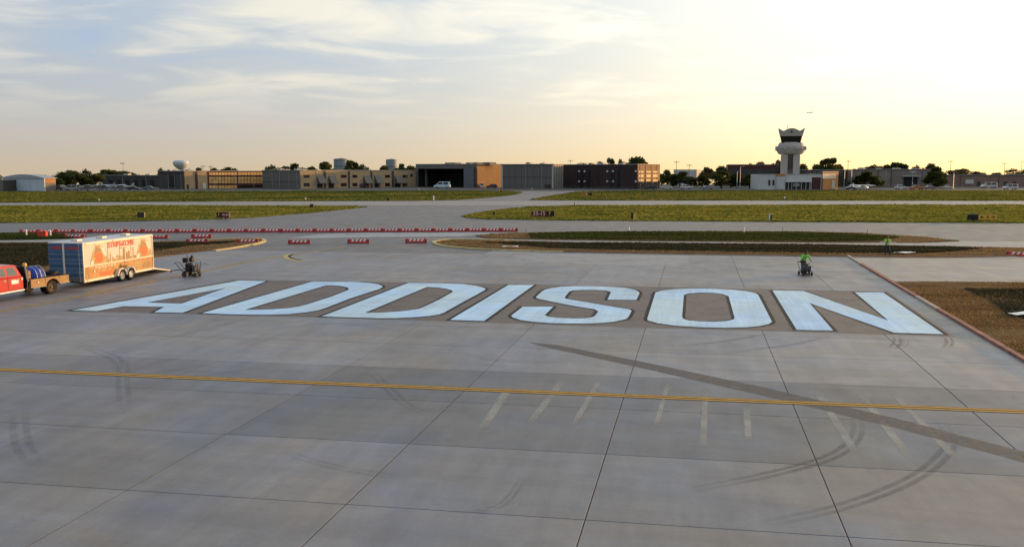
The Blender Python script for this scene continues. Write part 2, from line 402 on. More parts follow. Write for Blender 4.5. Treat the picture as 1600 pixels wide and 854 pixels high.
# left near verge and soil island
gCl = px_poly([(-200, 366.5), (30, 364.8), (100, 366.2), (135, 369), (110, 372.5), (60, 374.2), (-200, 378)])
sheet('grass_verge', M['greensod'], gCl, .06, -.05); tufts('grass', M['greensod'], gCl, 7000, .1, .3, .06, 5, 'green grass strip beyond the soil bed behind the trailer', 'grass')
islL = px_poly([(-200, 380.5), (90, 379), (200, 378.4), (300, 376.8), (385, 374), (408, 375), (409, 377.5), (385, 383), (335, 390.5), (270, 398.5), (200, 408.5), (100, 425), (-60, 447), (-200, 462)])
islL_in = px_poly([(-190, 383), (90, 381), (240, 380.4), (330, 378.8), (372, 377.5), (355, 381), (300, 384.5), (250, 392), (180, 402), (60, 419), (-100, 440), (-190, 452)])
isl1 = px_poly([(743, 368.5), (770, 365.8), (820, 364), (900, 362.3), (1100, 361.8), (1250, 362), (1350, 364.5), (1450, 371), (1499, 376.8), (1440, 379), (1300, 379), (1000, 376.6), (850, 374.6), (765, 372.5)])
isl1_in = px_poly([(826, 366), (900, 363.8), (1100, 363), (1230, 363.2), (1330, 366), (1405, 371.5), (1380, 377), (1300, 378), (1000, 375.6), (830, 373.2)])
isl2 = px_poly([(681, 379), (690, 376.6), (720, 375.6), (800, 376.6), (900, 379.2), (1100, 380.8), (1300, 382.6), (1480, 385.4), (1600, 388), (1750, 391), (1750, 396.5), (1600, 397.8), (1560, 399.6), (1480, 401), (1400, 400.4), (1320, 399.4), (1100, 396), (900, 392.8), (780, 389.4), (720, 385.6), (690, 382.2)])
isl2_in = px_poly([(752, 379.4), (830, 379.2), (900, 380.4), (1100, 382), (1300, 383.8), (1480, 386.8), (1534, 389.4), (1500, 393), (1450, 396), (1300, 396.4), (1000, 391.6), (860, 388.2), (815, 384)])
bedR = px_poly([(1394, 441.2), (1450, 440.6), (1600, 442), (1900, 446), (1900, 745), (1603, 563)])
bedR_in = px_poly([(1506, 453), (1600, 453.6), (1900, 457), (1900, 540), (1600, 499.5), (1572, 492), (1556, 478), (1530, 464)])
for pl, z in ((islL, .07), (isl1, .07), (isl2, .07), (bedR, .06)):
    sheet('soil_bed', M['straw'], pl, z, -.03)
for pl, mm in ((islL_in, 'sod'), (isl1_in, 'greensod'), (isl2_in, 'sod'), (bedR_in, 'sod')):
    sheet('sod_patch', M[mm], pl, .10, .05)
for pl, mm, n, h, w, z, lb, ct, sd_ in (
    (islL, 'straw', 9000, .06, .16, .07, 'brown straw mulch around the dark bed left of the pavement', 'mulch', 11),
    (islL_in, 'sod', 22000, .08, .2, .10, 'dark sod behind the red truck and the trailer', 'sod', 12),
    (isl1, 'straw', 6000, .06, .2, .07, 'brown straw mulch edging the far long island', 'mulch', 13),
    (isl1_in, 'greensod', 16000, .1, .3, .10, 'green sod on the far long island', 'sod', 14),
    (isl2, 'straw', 9000, .06, .2, .07, 'brown straw mulch edging the near long island', 'mulch', 15),
    (isl2_in, 'sod', 18000, .09, .25, .10, 'dark sod on the near long island behind the workers', 'sod', 16),
    (bedR, 'straw', 42000, .05, .09, .06, 'brown straw mulch covering the corner bed beside the red kerb', 'mulch', 17),
    (bedR_in, 'sod', 12000, .06, .12, .10, 'dark sod patch in the straw covered corner bed', 'sod', 18)):
    tufts('sod' if ct == 'sod' else 'straw_mulch', M[mm], pl, n, h, w, z, sd_, lb, ct)
# concrete edgings of the islands, painted in faded yellow
M['edge_yellow'] = mat('faded_yellow_edge', (.46, .38, .19), .8, .25, 1.2)
M['edge_pale'] = mat('pale_concrete_edge', (.42, .38, .32), .8, .2, 1.5)
def edging(pts, w, z, m, name='kerb', h0=-.02):
    l = smooth_line(px_poly(pts)); mb = MB(); n = len(l)
    vs = []
    for i, p in enumerate(l):
        d = (l[min(i + 1, n - 1)] - l[max(i - 1, 0)]).normalized(); q = Vector((-d.y, d.x)) * w / 2
        vs += [(*(p + q), h0), (*(p + q), z), (*(p - q), z), (*(p - q), h0)]
    mb.add(vs, [(4 * i + k, 4 * i + k + 1, 4 * i + k + 5, 4 * i + k + 4) for i in range(n - 1) for k in range(3)] + [(0, 1, 2, 3), (4 * n - 4, 4 * n - 3, 4 * n - 2, 4 * n - 1)])
    o = mb.build(name, m); o['kind'] = 'structure'; return o
edging([(790, 375.4), (740, 374.4), (705, 374.6), (684, 376.6), (678, 379.4), (684, 382.6), (700, 385.4), (740, 389), (800, 391.8), (880, 394)], .4, .11, M['edge_yellow'])
edging([(880, 394), (1000, 396.2), (1150, 398.4), (1320, 401), (1400, 401.8), (1480, 402.2), (1560, 400.8), (1620, 398.6)], .22, .11, mat('rusty_edge', (.30, .17, .10), .85, .2, 1))
edging([(300, 375.8), (380, 372.8), (405, 373.4), (413, 376), (405, 380), (375, 386), (335, 392)], .4, .11, M['edge_yellow'])
# red painted kerb on the right edge of the apron
M['kerb_red'] = stain('kerb_red', (.40, .13, .08), 1.0, .9, .2, .45)
M['kerb_red'] = mat('red_kerb_paint', (.27, .12, .09), .8, .3, 1.3, .1)
M['kerb_pale'] = mat('bare_kerb', (.36, .29, .24), .8, .2, 2)
kl = [(1325, 400.5), (1346, 413.5), (1372, 429), (1400, 445.5), (1433, 465), (1466, 484.5), (1500, 504.5), (1550, 534), (1603, 565), (1700, 622)]
for i in range(len(kl) - 1):
    edging([kl[i], kl[i + 1]], .24, .12, M['kerb_pale'] if i in (0, 4) else M['kerb_red'], 'kerb')
# concrete lane beyond the kerb on the right
sheet('service_lane', M['lane'], px_poly([(1326, 401), (1480, 401.5), (1600, 398), (1800, 396), (1900, 446), (1600, 442), (1450, 440.6), (1394, 441)]), .004)
sheet('service_lane', M['lane'], px_poly([(700, 374.6), (760, 372.6), (850, 374.8), (1000, 376.8), (1300, 379.2), (1440, 379.2), (1500, 377), (1800, 379), (1800, 391.5), (1600, 388), (1480, 385.3), (1300, 382.5), (1100, 380.7), (900, 379), (800, 376.4)]), .004)
sheet('service_lane', M['lane'], px_poly([(-200, 378), (60, 374.4), (140, 372.4), (200, 374), (260, 376), (200, 378.2), (90, 378.9), (-200, 380.5)]), .004)

# ------------------------------------------------------------------ painted marks and wear on the apron
M['yellow'] = mat('taxi_yellow', (.52, .28, .035), .7, .18, 3)
M['black_paint'] = mat('black_paint', (.014, .013, .014), .85, .2, 2)
M['faded_yellow'] = stain('worn_yellow', (.40, .27, .07), .75, 1.6, .3, .6)
M['rubber'] = stain('tyre_rubber', (.055, .05, .052), .40, 2.2, .3, .7, fade=True)
M['rubber2'] = stain('faint_rubber', (.07, .068, .07), .2, 2.2, .35, .7, fade=True)
M['pale_wear'] = stain('ground_off_paint', (.36, .34, .305), .8, 1.1, .2, .65, fade=True)
M['brown_band'] = stain('blackened_band', (.085, .065, .056), .9, 1.6, .25, .6)
Yl = [(-60, 574.6), (0, 577), (400, 594), (800, 610.5), (1200, 627), (1600, 642.8), (1700, 646.5)]
yl = px_poly(Yl)
tl = empty('taxi_line', (*yl[1], 0), kind='structure')
def ground_child(name, mb, m, parent):
    o = obj(name, up(mb.mesh(name, m)), parent); o.location = -parent.location; return o
ground_child('black_border', strip(yl, .48, .004), mat('dark_line_border', (.05, .038, .028), .8, .2, 2), tl)
nrm = Vector((-(yl[-1] - yl[0]).y, (yl[-1] - yl[0]).x)).normalized()
for s in (-1, 1): ground_child('yellow_stripe', strip([p + nrm * .115 * s for p in yl], .13, .008), M['yellow'], tl)
fl = empty('lead_in_line', (*G(100, 470).to_2d(), 0), kind='structure')
ground_child('yellow_stripe', strip(smooth_line(px_poly([(-80, 502), (0, 486), (100, 468), (150, 457.5), (200, 447), (262, 435), (330, 421), (385, 409), (435, 400.5), (480, 394.5), (540, 385.5)])), .55, .004), M['faded_yellow'], fl)
ground_child('hook_stripe', strip(smooth_line(px_poly([(453, 396.5), (446.5, 399), (446.5, 401.5), (452, 404.3), (462, 406.5), (474, 408)])), .42, .008), mat('hook_yellow', (.42, .34, .13), .8), fl)
ground_child('hook_border', strip(smooth_line(px_poly([(459, 397), (452, 399.3), (452, 401.5), (458, 404), (470, 406.6)])), .3, .007), M['black_paint'], fl)
band = sheet('burnt_off_line', M['brown_band'], px_poly([(826, 534.5), (870, 538.5), (1010, 566), (1200, 606), (1400, 653), (1600, 705), (1720, 738), (1720, 758), (1600, 722), (1400, 668), (1200, 619.5), (1000, 574), (850, 541.5)]), .003)
def wear(name, pts, w, m, z, P=None):
    P = smooth_line(P or px_poly(pts), 8); n = len(P); vs = []; fa = []
    ln = [0.0]
    for i in range(1, n): ln.append(ln[-1] + (P[i] - P[i - 1]).length)
    for i, p in enumerate(P):
        d = (P[min(i + 1, n - 1)] - P[max(i - 1, 0)]).normalized(); q = Vector((-d.y, d.x)); e = ln[i] / ln[-1]
        f = min(1, e / .3, (1 - e) / .3) if m != 'pale_wear' else min(1, e / .22, (1 - e) / .12)
        for k, g in ((-.5, 0), (-.28, 1), (.28, 1), (.5, 0)): vs.append((*(p + q * w * k), z)); fa.append(f * g)
    me = up(MB().add(vs, [(4 * i + k, 4 * i + k + 1, 4 * i + k + 5, 4 * i + k + 4) for i in range(n - 1) for k in range(3)]).mesh(name, M[m]))
    at = me.attributes.new('fade', 'FLOAT', 'POINT'); at.data.foreach_set('value', fa)
    o = obj(name, me); o['kind'] = 'structure'; return o
for pts, w in (([(1272, 604), (1340, 712)], .26), ([(1340, 608), (1425, 719)], .26), ([(1388, 606), (1500, 722)], .24), ([(1103, 604), (1098, 702)], .2), ([(1166, 632), (1170, 692)], .22), ([(1580, 617), (1660, 660)], .24),
               ([(940, 588), (893, 668)], .2), ([(884, 588), (826, 662)], .26), ([(1045, 594), (1024, 668)], .18), ([(800, 598), (752, 672)], .3)):
    wear('paint_ghost', pts, w * 1.25, 'pale_wear', .0025)
for pts, w, m in (([(1040, 541), (1090, 537.5), (1150, 530), (1215, 518)], .22, 'rubber'), ([(1130, 551), (1225, 540), (1270, 531), (1300, 522)], .2, 'rubber'),
               ([(1070, 766), (1200, 741), (1300, 712), (1338, 680), (1338, 645)], .3, 'rubber'), ([(1170, 822), (1300, 795), (1400, 760), (1455, 728), (1484, 692), (1470, 655)], .3, 'rubber'),
               ([(205, 586), (280, 577), (350, 565)], .3, 'rubber2'), ([(225, 598), (330, 585), (435, 571)], .3, 'rubber2'), ([(575, 575), (610, 610), (640, 635), (692, 652)], .3, 'rubber2'),
               ([(196, 552), (192, 590), (196, 640)], .35, 'rubber2'), ([(210, 540), (260, 528), (330, 512), (400, 492)], .3, 'rubber2'), ([(440, 704), (520, 728), (640, 748)], .25, 'rubber2'),
               ([(700, 545), (760, 560), (850, 566), (930, 560)], .3, 'rubber2'), ([(30, 640), (34, 690), (60, 730)], .4, 'rubber2'),
               ([(1393, 545), (1402, 534), (1400, 524)], .3, 'rubber'), ([(1404, 545), (1415, 536), (1414, 527)], .22, 'rubber2'), ([(1476, 545), (1484, 534), (1476, 522)], .28, 'rubber'),
               ([(820, 742), (780, 790), (700, 800)], .18, 'rubber2'), ([(130, 540), (180, 560), (190, 580)], .4, 'rubber2'), ([(380, 520), (520, 505), (640, 520)], .35, 'rubber2')):
    P_ = px_poly(pts); dd = (P_[-1] - P_[0]).normalized(); qq = Vector((-dd.y, dd.x))
    for s_ in (-1, 1):
        wear('tyre_mark', None, w * .62, m, .0018 + .0004 * s_, P=[p + qq * s_ * w * .42 for p in P_])
wear('pale_scratch', [(740, 793), (775, 796), (803, 790), (812, 782)], .07, 'pale_wear', .003)
# bluish sky reflection painted as a pale strip in front of the barricades
sheet('pale_strip', stain('sky_sheen', (.46, .47, .48), .6, .35, .25, .5, .45), px_poly([(450, 372), (500, 366), (560, 363.6), (700, 362.6), (800, 363), (760, 366), (720, 369), (600, 370.5), (500, 372)]), .004)
sheet('pale_strip', stain('pale_concrete', (.44, .43, .43), .55, .3, .25, .5, .6), px_poly([(800, 400), (900, 395.5), (1075, 398.5), (1075, 414), (1000, 415), (850, 411)]), .003)

# ------------------------------------------------------------------ the painted word
LET = {}
LET['A'] = ([(112, 484.8), (374, 438.2), (416, 439.2), (285.5, 488.6), (240.5, 487.8), (257, 479.6), (193, 478.6), (151.5, 486)], [[(229.5, 472.8), (354, 449.6), (283, 474.4)]])
D1 = ([(315.5, 489.2), (488, 439.8), (557.5, 440.5), (577, 442), (590.3, 444), (596.9, 446.4), (597.8, 448.4), (593, 451.4), (548, 466), (509, 481), (498.4, 484.5), (478.7, 487.9), (452.5, 490.6), (426.2, 491.6), (400, 491.6), (360, 491)],
      [[(382.5, 484), (510.3, 445.7), (518, 445.6), (531, 446.5), (541.7, 448.8), (545.4, 451), (543, 453.4), (518, 463.3), (478.7, 475.8), (465.6, 479), (450, 481.4), (426, 483.2), (400, 483.9)]])
D2 = ([(502.4, 494.3), (637.8, 442), (691.3, 442.6), (725, 444), (741.9, 446), (753, 448.6), (758.8, 451), (757.8, 453), (747.5, 458.9), (725, 471), (693.5, 488.5), (685.6, 491.3), (668.8, 493.8), (646, 495.7), (618, 497), (590, 497), (545, 495.8)],
      [[(570, 488.7), (667.6, 448.2), (685.6, 449.4), (696.9, 451), (704.8, 453.3), (708, 455.3), (705.9, 457), (685.6, 468.3), (663, 479), (654, 482.5), (640.6, 484.6), (623.8, 486.5), (595, 488.3)]])
LI = ([(703.3, 499.7), (794.7, 445.1), (834.5, 445.1), (756.3, 501.4)], [])
LS = ([(994.2, 468.6), (999, 458.8), (998.3, 455.9), (992.9, 452.8), (978, 449.7), (951.2, 447.7), (924.4, 447), (897.5, 447), (877.3, 447.8), (861.2, 450.1), (851.8, 452.4), (846.4, 455.5), (837, 464.2), (841, 466.9), (857.2, 470.2), (884, 475.6), (911, 480.3), (928.4, 483), (935, 486.4), (931, 491.7), (927, 495), (915, 497.1), (897.5, 497.5), (873.3, 496.4), (857.2, 494.7), (851, 492.4), (864.6, 479), (816.9, 479), (798.7, 493.1), (800.7, 495.8), (812.8, 499.8), (830.3, 502.5), (857.2, 504.5), (884, 505.4), (917.7, 505.4), (944.5, 504.2), (962, 502.2), (978, 498.5), (981.5, 495.8), (986.9, 485.7), (983.5, 483.3), (964.7, 480.3), (937.8, 475.6), (910.9, 471.2), (884, 466.6), (882, 464.9), (889.4, 455.5), (894.8, 453.8), (911, 453), (931, 453), (947.2, 454), (954.6, 456.1), (949.2, 468.2)], [])
LO = ([(1024.2, 456.8), (1033.6, 453.8), (1053.7, 451.7), (1080.6, 450.7), (1107.5, 451), (1141, 452.4), (1165.3, 454.8), (1180, 457.7), (1184.8, 460.8), (1206.3, 502.5), (1201.6, 506.1), (1188, 509.2), (1168, 511.2), (1134.4, 512.2), (1094, 511.2), (1053.7, 508.8), (1026.9, 504.8), (1012, 500.5), (1011.4, 497.8)],
      [[(1067.2, 497.8), (1065.8, 495), (1068.5, 460.8), (1075.2, 458.8), (1094, 457), (1114.2, 457.5), (1129, 459.5), (1138.4, 462.8), (1147.8, 496.4), (1146.5, 499), (1134.4, 501.8), (1114.2, 502.8), (1091.4, 502), (1075.2, 500.5)]])
LN = ([(1206.8, 453.6), (1255.7, 454.5), (1388, 500.7), (1335.5, 456.7), (1379.9, 456.7), (1474.1, 522), (1397.1, 519.8), (1264.8, 473.5), (1302, 516.5), (1244.8, 515.2)], [])
M['letter'] = concrete('white_thermoplastic', (.43, .61, .77), False, .93, 3, (2.2, .05, 1), R(12))
M['word_panel'] = stain('brown_backing', (.135, .10, .082), .85, .5, .2, .5)
word = empty('painted_word', (*G(790, 478).to_2d(), 0), label='giant pale blue word ADDISON painted on the concrete apron', cat='ground lettering')
ground_child('backing_panel', tri_poly(px_poly([(98, 485.4), (366, 436.6), (800, 443.5), (1386, 455), (1492, 525.6), (1240, 517.8), (1000, 511.5), (800, 504.6), (600, 498.6), (300, 490)]), (), .005), M['word_panel'], word)
for ch, (ou, ho) in (('A', LET['A']), ('D', D1), ('D', D2), ('I', LI), ('S', LS), ('O', LO), ('N', LN)):
    po = px_poly(ou); ph = [px_poly(h) for h in ho]
    l = ground_child('letter', tri_poly(po, ph, .014), M['letter'], word); l['label'] = 'pale blue painted letter %s' % ch
    oo = offset(po, .19); hh = [offset(h, -.16) for h in ph]
    ol = obj('outline', up(tri_poly(oo, hh, .0095).mesh('outline', M['black_paint'])), l)

# ------------------------------------------------------------------ buildings
M['grey_metal'] = mat('grey_metal_cladding', (.125, .115, .105), .6, .08, .6, stretch=(6, 6, .3))
M['grey_dark'] = mat('dark_grey_wall', (.055, .05, .047), .75, .12, .4)
M['beige'] = mat('beige_wall', (.36, .26, .15), .8, .08, .4)
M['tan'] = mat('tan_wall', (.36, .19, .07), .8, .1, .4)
M['brown_wall'] = mat('dark_brown_wall', (.04, .022, .02), .7, .12, .4)
M['unlit_black'] = mat('unlit_hangar_lining', (.02, .02, .022), .9)  # unlit interiors and openings get shade as near black colour, dark doors too
M['roof'] = mat('flat_roof', (.16, .15, .14), .8)
M['trim'] = mat('pale_trim', (.42, .40, .37), .6)
M['glass'] = mat('window_glass', (.02, .018, .016), .12, .1, 1, spec=.6)
M['sun_gold_glass'] = mat('sun_gold_glass', (.60, .36, .13), .25, .25, .5, spec=.6)  # sunset reflection put into the pane colour
M['maroon'] = mat('maroon_paint', (.07, .022, .02), .6)
M['white_wall'] = mat('white_wall', (.50, .49, .47), .75, .06, .5)
M['white_metal'] = mat('white_metal', (.46, .52, .55), .5, .06, .5)
M['black'] = mat('black_metal', (.018, .018, .02), .5, .2, 4)
M['rubber_tyre'] = mat('tyre', (.022, .02, .019), .85, .2, 6)
M['steel'] = mat('galvanised_steel', (.35, .35, .35), .4, .1, 4, metal=.7)
M['concrete_b'] = mat('tower_concrete', (.44, .41, .36), .8, .06, .4)
M['sunset_orange'] = mat('sunset_orange', (.45, .20, .06), .75, .1, .4)  # sunset light put into wall and panel colour; the grass board is plain orange

M['hazed_grey'] = mat('hazed_grey_wall', (.20, .17, .145), .75, .15, .3)  # lighter and warmer wall colour imitates glare haze over the warehouse
class Bld:
    """a flat-roofed block seen corner-on: front wall left of the corner, side wall right of it"""
    def __init__(s, name, label, pxL, pxC, pxR, base, top, a=40.0, wall='grey_metal', side='beige', roof=True, cat='building', open_front=False, depth=None):
        s.a = R(a); s.C = G(pxC, base); s.fd = Vector((math.cos(s.a), -math.sin(s.a), 0)); s.sd = Vector((math.sin(s.a), math.cos(s.a), 0))
        s.o = empty(name, s.C, -s.a, label=label, cat=cat)
        s.w = -s.pt('F', pxL, base)[0]; s.d = depth or s.pt('S', pxR, base)[0]
        if s.d < 3 or s.d > 150: s.d = 22.0
        s.h = CAM_H + (CAM_HZ - top) * s.C.y / CAM_F
        t = .35; w, d, h = s.w, s.d, s.h
        if not open_front: box('front_wall', M[wall], s.o, -w, 0, 0, t, 0, h)
        box('side_wall', M[side], s.o, -t, 0, t + .002, d, 0, h)
        box('back_wall', M[wall], s.o, -w + t, -t - .002, d - t, d, 0, h)
        box('end_wall', M[wall], s.o, -w, -w + t - .002, t + .002, d, 0, h)
        if roof:
            box('roof', M['roof'], s.o, -w + t + .01, -t - .01, t + .01, d - t - .01, h - .8, h - .5)
            mb = MB().box(-w - .12, .12, -.12, t + .1, h + .002, h + .18).box(-t - .1, .12, t + .102, d + .12, h + .002, h + .18)
            mb.build('coping', M['trim'], s.o)
    def pt(s, face, px, py):
        d = ray(px, py); o = Vector((0, 0, CAM_H)); n = s.sd if face == 'F' else s.fd
        t = (s.C - o).dot(n) / d.dot(n); q = o + d * t - s.C
        return q.dot(s.fd if face == 'F' else s.sd), q.z
    def rect(s, face, x0, y0, x1, y1, name, m, out=.05, parent=None, deep=.0):
        a0 = s.pt(face, x0, y1); a1 = s.pt(face, x1, y0); b1 = s.pt(face, x1, y1); b0 = s.pt(face, x0, y0)
        u0, u1, z0, z1 = a0[0], a1[0], (a0[1] + b1[1]) / 2, (a1[1] + b0[1]) / 2
        z0 = max(z0, .02)
        if face == 'F': return box(name, m, parent or s.o, u0, u1, -out, -deep - .004, z0, z1)
        return box(name, m, parent or s.o, deep + .004, out, u0, u1, z0, z1)
    def window(s, face, x0, y0, x1, y1, glass='glass', frame='trim'):
        f = s.rect(face, x0, y0, x1, y1, 'window', M[frame], .07)
        e = (x1 - x0) * .1; ey = (y1 - y0) * .1
        s.rect(face, x0 + e, y0 + ey, x1 - e, y1 - ey, 'pane', M[glass], .10, f, .07); return f

# white arched hangar at the far left
bw = Bld('white_hangar', 'pale blue white hangar with low curved roof at the far left', 5, 70, 88, 298.5, 278.3, 22, 'white_metal', 'sunset_orange', roof=False)
w, d, h = bw.w, bw.d, bw.h
prof = [(-w - .3, h - .05)] + [(-w - .3 + (w + .6) * i / 8, h + .12 + 1.25 * math.sin(math.pi * i / 8)) for i in range(9)] + [(.3, h - .05)]
MB().prism(prof, 1, -.4, d + .4).build('roof', mat('blue_grey_roof', (.30, .33, .35), .5), bw.o)
for i in range(1, 6): box('door_seam', M['trim'], bw.o, -w * i / 6 - .04, -w * i / 6 + .04, -.05, -.004, .1, h - .5)
bw.rect('S', 72, 285.5, 87, 297.5, 'lower_wall_shade', M['grey_metal'], .06)  # dark panel paints the shaded lower part of the sunlit side
bw2 = Bld('storage_shed', 'grey shed cut off by the left edge beside the white hangar', -60, 4, 8, 298.5, 281, 22, 'grey_metal', 'grey_dark')
# dark building behind the parked aircraft
bb = Bld('dark_warehouse', 'long low dark brown warehouse left of the gold windowed building', 160, 250, 262, 292.6, 274, 15, 'grey_dark', 'grey_dark')
for i in range(6): bb.rect('F', 170 + i * 13, 281, 176 + i * 13, 291, 'roller_door', M['unlit_black'], .06)
# building A with sunset gold painted into its glazing
ba = Bld('office_hangar', 'flat roofed building with dark front and rows of gold lit windows', 248.5, 287.8, 411, 295.6, 267.4, 40, 'grey_dark', 'beige')
ba.rect('F', 265, 275, 273.5, 292, 'loading_door', M['unlit_black'], .08)
ba.rect('F', 249, 267.8, 287.6, 271, 'fascia', M['brown_wall'], .25)
for x0, x1 in ((305.5, 308),): ba.rect('S', x0, 267.8, x1, 295, 'pilaster', M['maroon'], .2)
ba.rect('S', 292, 288, 295, 295.4, 'door', M['maroon'], .1)
ba.rect('S', 317, 286, 321.5, 295.3, 'door', M['white_wall'], .1)
ba.rect('S', 325, 267.6, 411, 295.2, 'curtain_wall_frame', M['maroon'], .12)
for c in range(17):
    x0 = 326.6 + c * 4.9 + (1.2 if c > 8 else 0)
    for y0, y1 in ((269.4, 273.6), (276.4, 281.0), (281.6, 286.4), (289.6, 294.4)):
        gm = 'sun_gold_glass' if c < 9 or y0 < 285 else 'glass'  # panes catching the sunset get its gold as colour
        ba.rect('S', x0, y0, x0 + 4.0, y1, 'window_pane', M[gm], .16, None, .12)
# building B with awnings
bB = Bld('beige_office_block', 'two storey beige block with dark windows and grey door canopies', 410.5, 469, 655, 295.4, 266.4, 40, 'grey_metal', 'beige')
bB.rect('F', 411, 283.6, 468.8, 284.6, 'seam', M['grey_dark'], .06)
for x0, x1 in ((506.5, 508.6), (544.4, 546), (579.4, 581.2), (612.5, 615)): bB.rect('S', x0, 267, x1, 294, 'pilaster', M['grey_dark'], .25)
for x0 in (474.6, 532.6, 550.6, 601.6, 629):
    wd = 9 if x0 < 540 else 7.6
    bB.window('S', x0, 273.2, x0 + wd, 277.6, frame='maroon'); bB.window('S', x0, 285.8, x0 + wd, 291.2, frame='maroon')
bB.window('S', 641, 271.8, 644.5, 276, frame='maroon')
for x0, x1 in ((494.5, 506), (513, 523.5), (567.5, 578), (585, 595), (616.5, 627)):
    bB.rect('S', x0 + .5, 287.5, x1 - 2, 293.6, 'door', M['unlit_black'], .1)
    u0, z1 = bB.pt('S', x0, 274.2); u1, z0 = bB.pt('S', x1, 285.4)
    aw = MB().prism([(.02, z1), (2.2, z0), (2.2, z0 - .25), (.02, z0 - .25)], 1, u0, u1).build('awning', M['grey_metal'], bB.o)
# hangar C, open
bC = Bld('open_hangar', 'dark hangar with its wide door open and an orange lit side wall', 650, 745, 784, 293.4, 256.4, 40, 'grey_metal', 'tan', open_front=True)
w, d, h = bC.w, bC.d, bC.h
zo = bC.pt('F', 690, 263.5)[1]; u0 = bC.pt('F', 653, 290)[0]; u1 = bC.pt('F', 724.5, 290)[0]
box('front_header', M['grey_metal'], bC.o, -w, 0, 0, .35, zo, h)
box('front_pillar', M['grey_metal'], bC.o, -w, u0, 0, .349, 0, zo - .002)
box('sliding_door', mat('door_steel', (.12, .125, .135), .6, .1, 1), bC.o, u1, -.4, .05, .4, 0, zo - .002)
bC.rect('F', 740.5, 262, 744.6, 292.5, 'corner_trim', M['grey_dark'], .12)
pu = bC.pt('F', 657.5, 290)[0]; box('inner_post', M['grey_metal'], bC.o, pu - .4, pu + .4, 3, 3.8, 0, zo)
box('lining', M['unlit_black'], bC.o, -w + .4, -.4, d - .6, d - .4, 0, h - 1); box('lining', M['unlit_black'], bC.o, -w + .4, -w + .5, .4, d - .6, 0, h - 1); box('lining', M['unlit_black'], bC.o, -.5, -.4, .6, d - .6, 0, h - 1)
box('floor', M['unlit_black'], bC.o, -w + .5, -.5, .4, d - .6, .0, .05)
for x0, x1 in ((680, 695.5), (713, 718.5), (724, 731), (739, 750.5)):
    u0 = bC.pt('F', x0, 256)[0]; u1 = bC.pt('F', x1, 256)[0]; box('roof_unit', M['grey_metal'], bC.o, u0, u1, 6, 10, h - .5, h + .75)
# hangar D
bD = Bld('grey_hangar', 'plain grey hangar with pale corner trims, right of the open hangar', 783.5, 864.8, 880, 295.0, 256.8, 34, 'grey_metal', 'grey_metal')
bD.rect('F', 784, 276.4, 864, 277.2, 'seam', M['grey_dark'], .06); bD.rect('F', 783.4, 258, 785.8, 294.6, 'corner_trim', M['trim'], .12); bD.rect('F', 862.4, 257.4, 864.8, 294.6, 'corner_trim', M['trim'], .12)
bD.rect('F', 851, 288, 863.4, 294.4, 'door', M['grey_dark'], .08)
for i in range(1, 8): bD.rect('F', 785.8 + i * 9.6, 258, 786.1 + i * 9.6, 294.4, 'panel_joint', M['grey_dark'], .03)
# building E
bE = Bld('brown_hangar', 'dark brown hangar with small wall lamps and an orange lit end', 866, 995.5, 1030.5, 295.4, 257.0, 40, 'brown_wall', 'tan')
for x0 in (907, 917.5, 952.5, 962.5): bE.rect('F', x0, 266, x0 + 4.2, 292, 'pilaster', M['black'], .3)
M['lamp_glass'] = mat('lamp_glass', (.6, .6, .6), .3, .05, 2)
for x0 in (879, 905.5, 914, 949.5, 958.5, 994):
    for y0 in (267.2, 283.0): bE.rect('F', x0 - 1.1, y0 - 1, x0 + 1.1, y0 + 1.6, 'wall_lamp', M['lamp_glass'], .45)
bE.rect('F', 867, 290.8, 990, 294.8, 'plinth', M['grey_dark'], .1)
for r0, r1 in ((267, 270), (272, 277.5), (279.5, 284)):
    for c in range(3): bE.window('S', 996.6 + c * 11.2, r0, 1006.4 + c * 11.2, r1, 'sun_gold_glass', 'tan')
bE.rect('S', 996.2, 280, 1030, 294.5, 'lower_wall_shade', M['brown_wall'], .07)  # shade on the lower end wall painted as a dark panel
for px_ in (899, 911): u = bE.pt('F', px_, 256)[0]; box('roof_unit', M['grey_metal'], bE.o, u - .8, u + .8, 5, 7, bE.h - .5, bE.h + .7)

# low roofs behind: far blocks
far1 = Bld('far_grey_block', 'small pale block beyond the trees right of the brown hangar', 1052, 1088, 1095.5, 289, 265.4, 30, 'white_wall', 'white_wall')
far2 = Bld('red_roofed_block', 'long dark block with reddish parapet behind the control tower', 1136, 1216, 1226, 290.4, 257.4, 12, 'maroon', 'maroon')
far2.rect('F', 1137, 264, 1214, 288, 'grey_lower_wall', M['grey_dark'], .1)
far3 = Bld('grey_parapet_block', 'long grey block behind the low white base building', 1226, 1338, 1344, 291.4, 265.6, 6, 'grey_dark', 'grey_dark')
for i in range(9): far3.window('F', 1262 + i * 8.4, 268.4, 1266 + i * 8.4, 272)
# right hand blocks
bF = Bld('long_grey_warehouse', 'long grey warehouse with a dark loading opening on the right', 1330, 1452, 1470, 292.4, 264.8, 10, 'hazed_grey', 'hazed_grey')
bF.rect('F', 1410, 275.5, 1434, 290.8, 'loading_opening', M['unlit_black'], .06); bF.rect('F', 1409, 274.4, 1437, 275.8, 'canopy', M['trim'], 1.6)  # opening is a near black panel in place of its unlit depth
for x0 in (1352, 1372, 1392, 1441): bF.rect('F', x0, 265.4, x0 + .8, 292, 'pilaster', M['grey_dark'], .2)
bG = Bld('brown_warehouse', 'low brown warehouse running off the right edge', 1478, 1700, 1712, 291.6, 273.4, 4, 'tan', 'tan')
M['hazed_brown'] = mat('hazed_brown_wall', (.22, .145, .11), .8, .1, .3)  # haze glow on the right put into the wall colour
for ch in bG.o.children:
    if ch.name.startswith(('front_wall', 'side', 'end', 'back')): ch.data.materials[0] = M['hazed_brown']
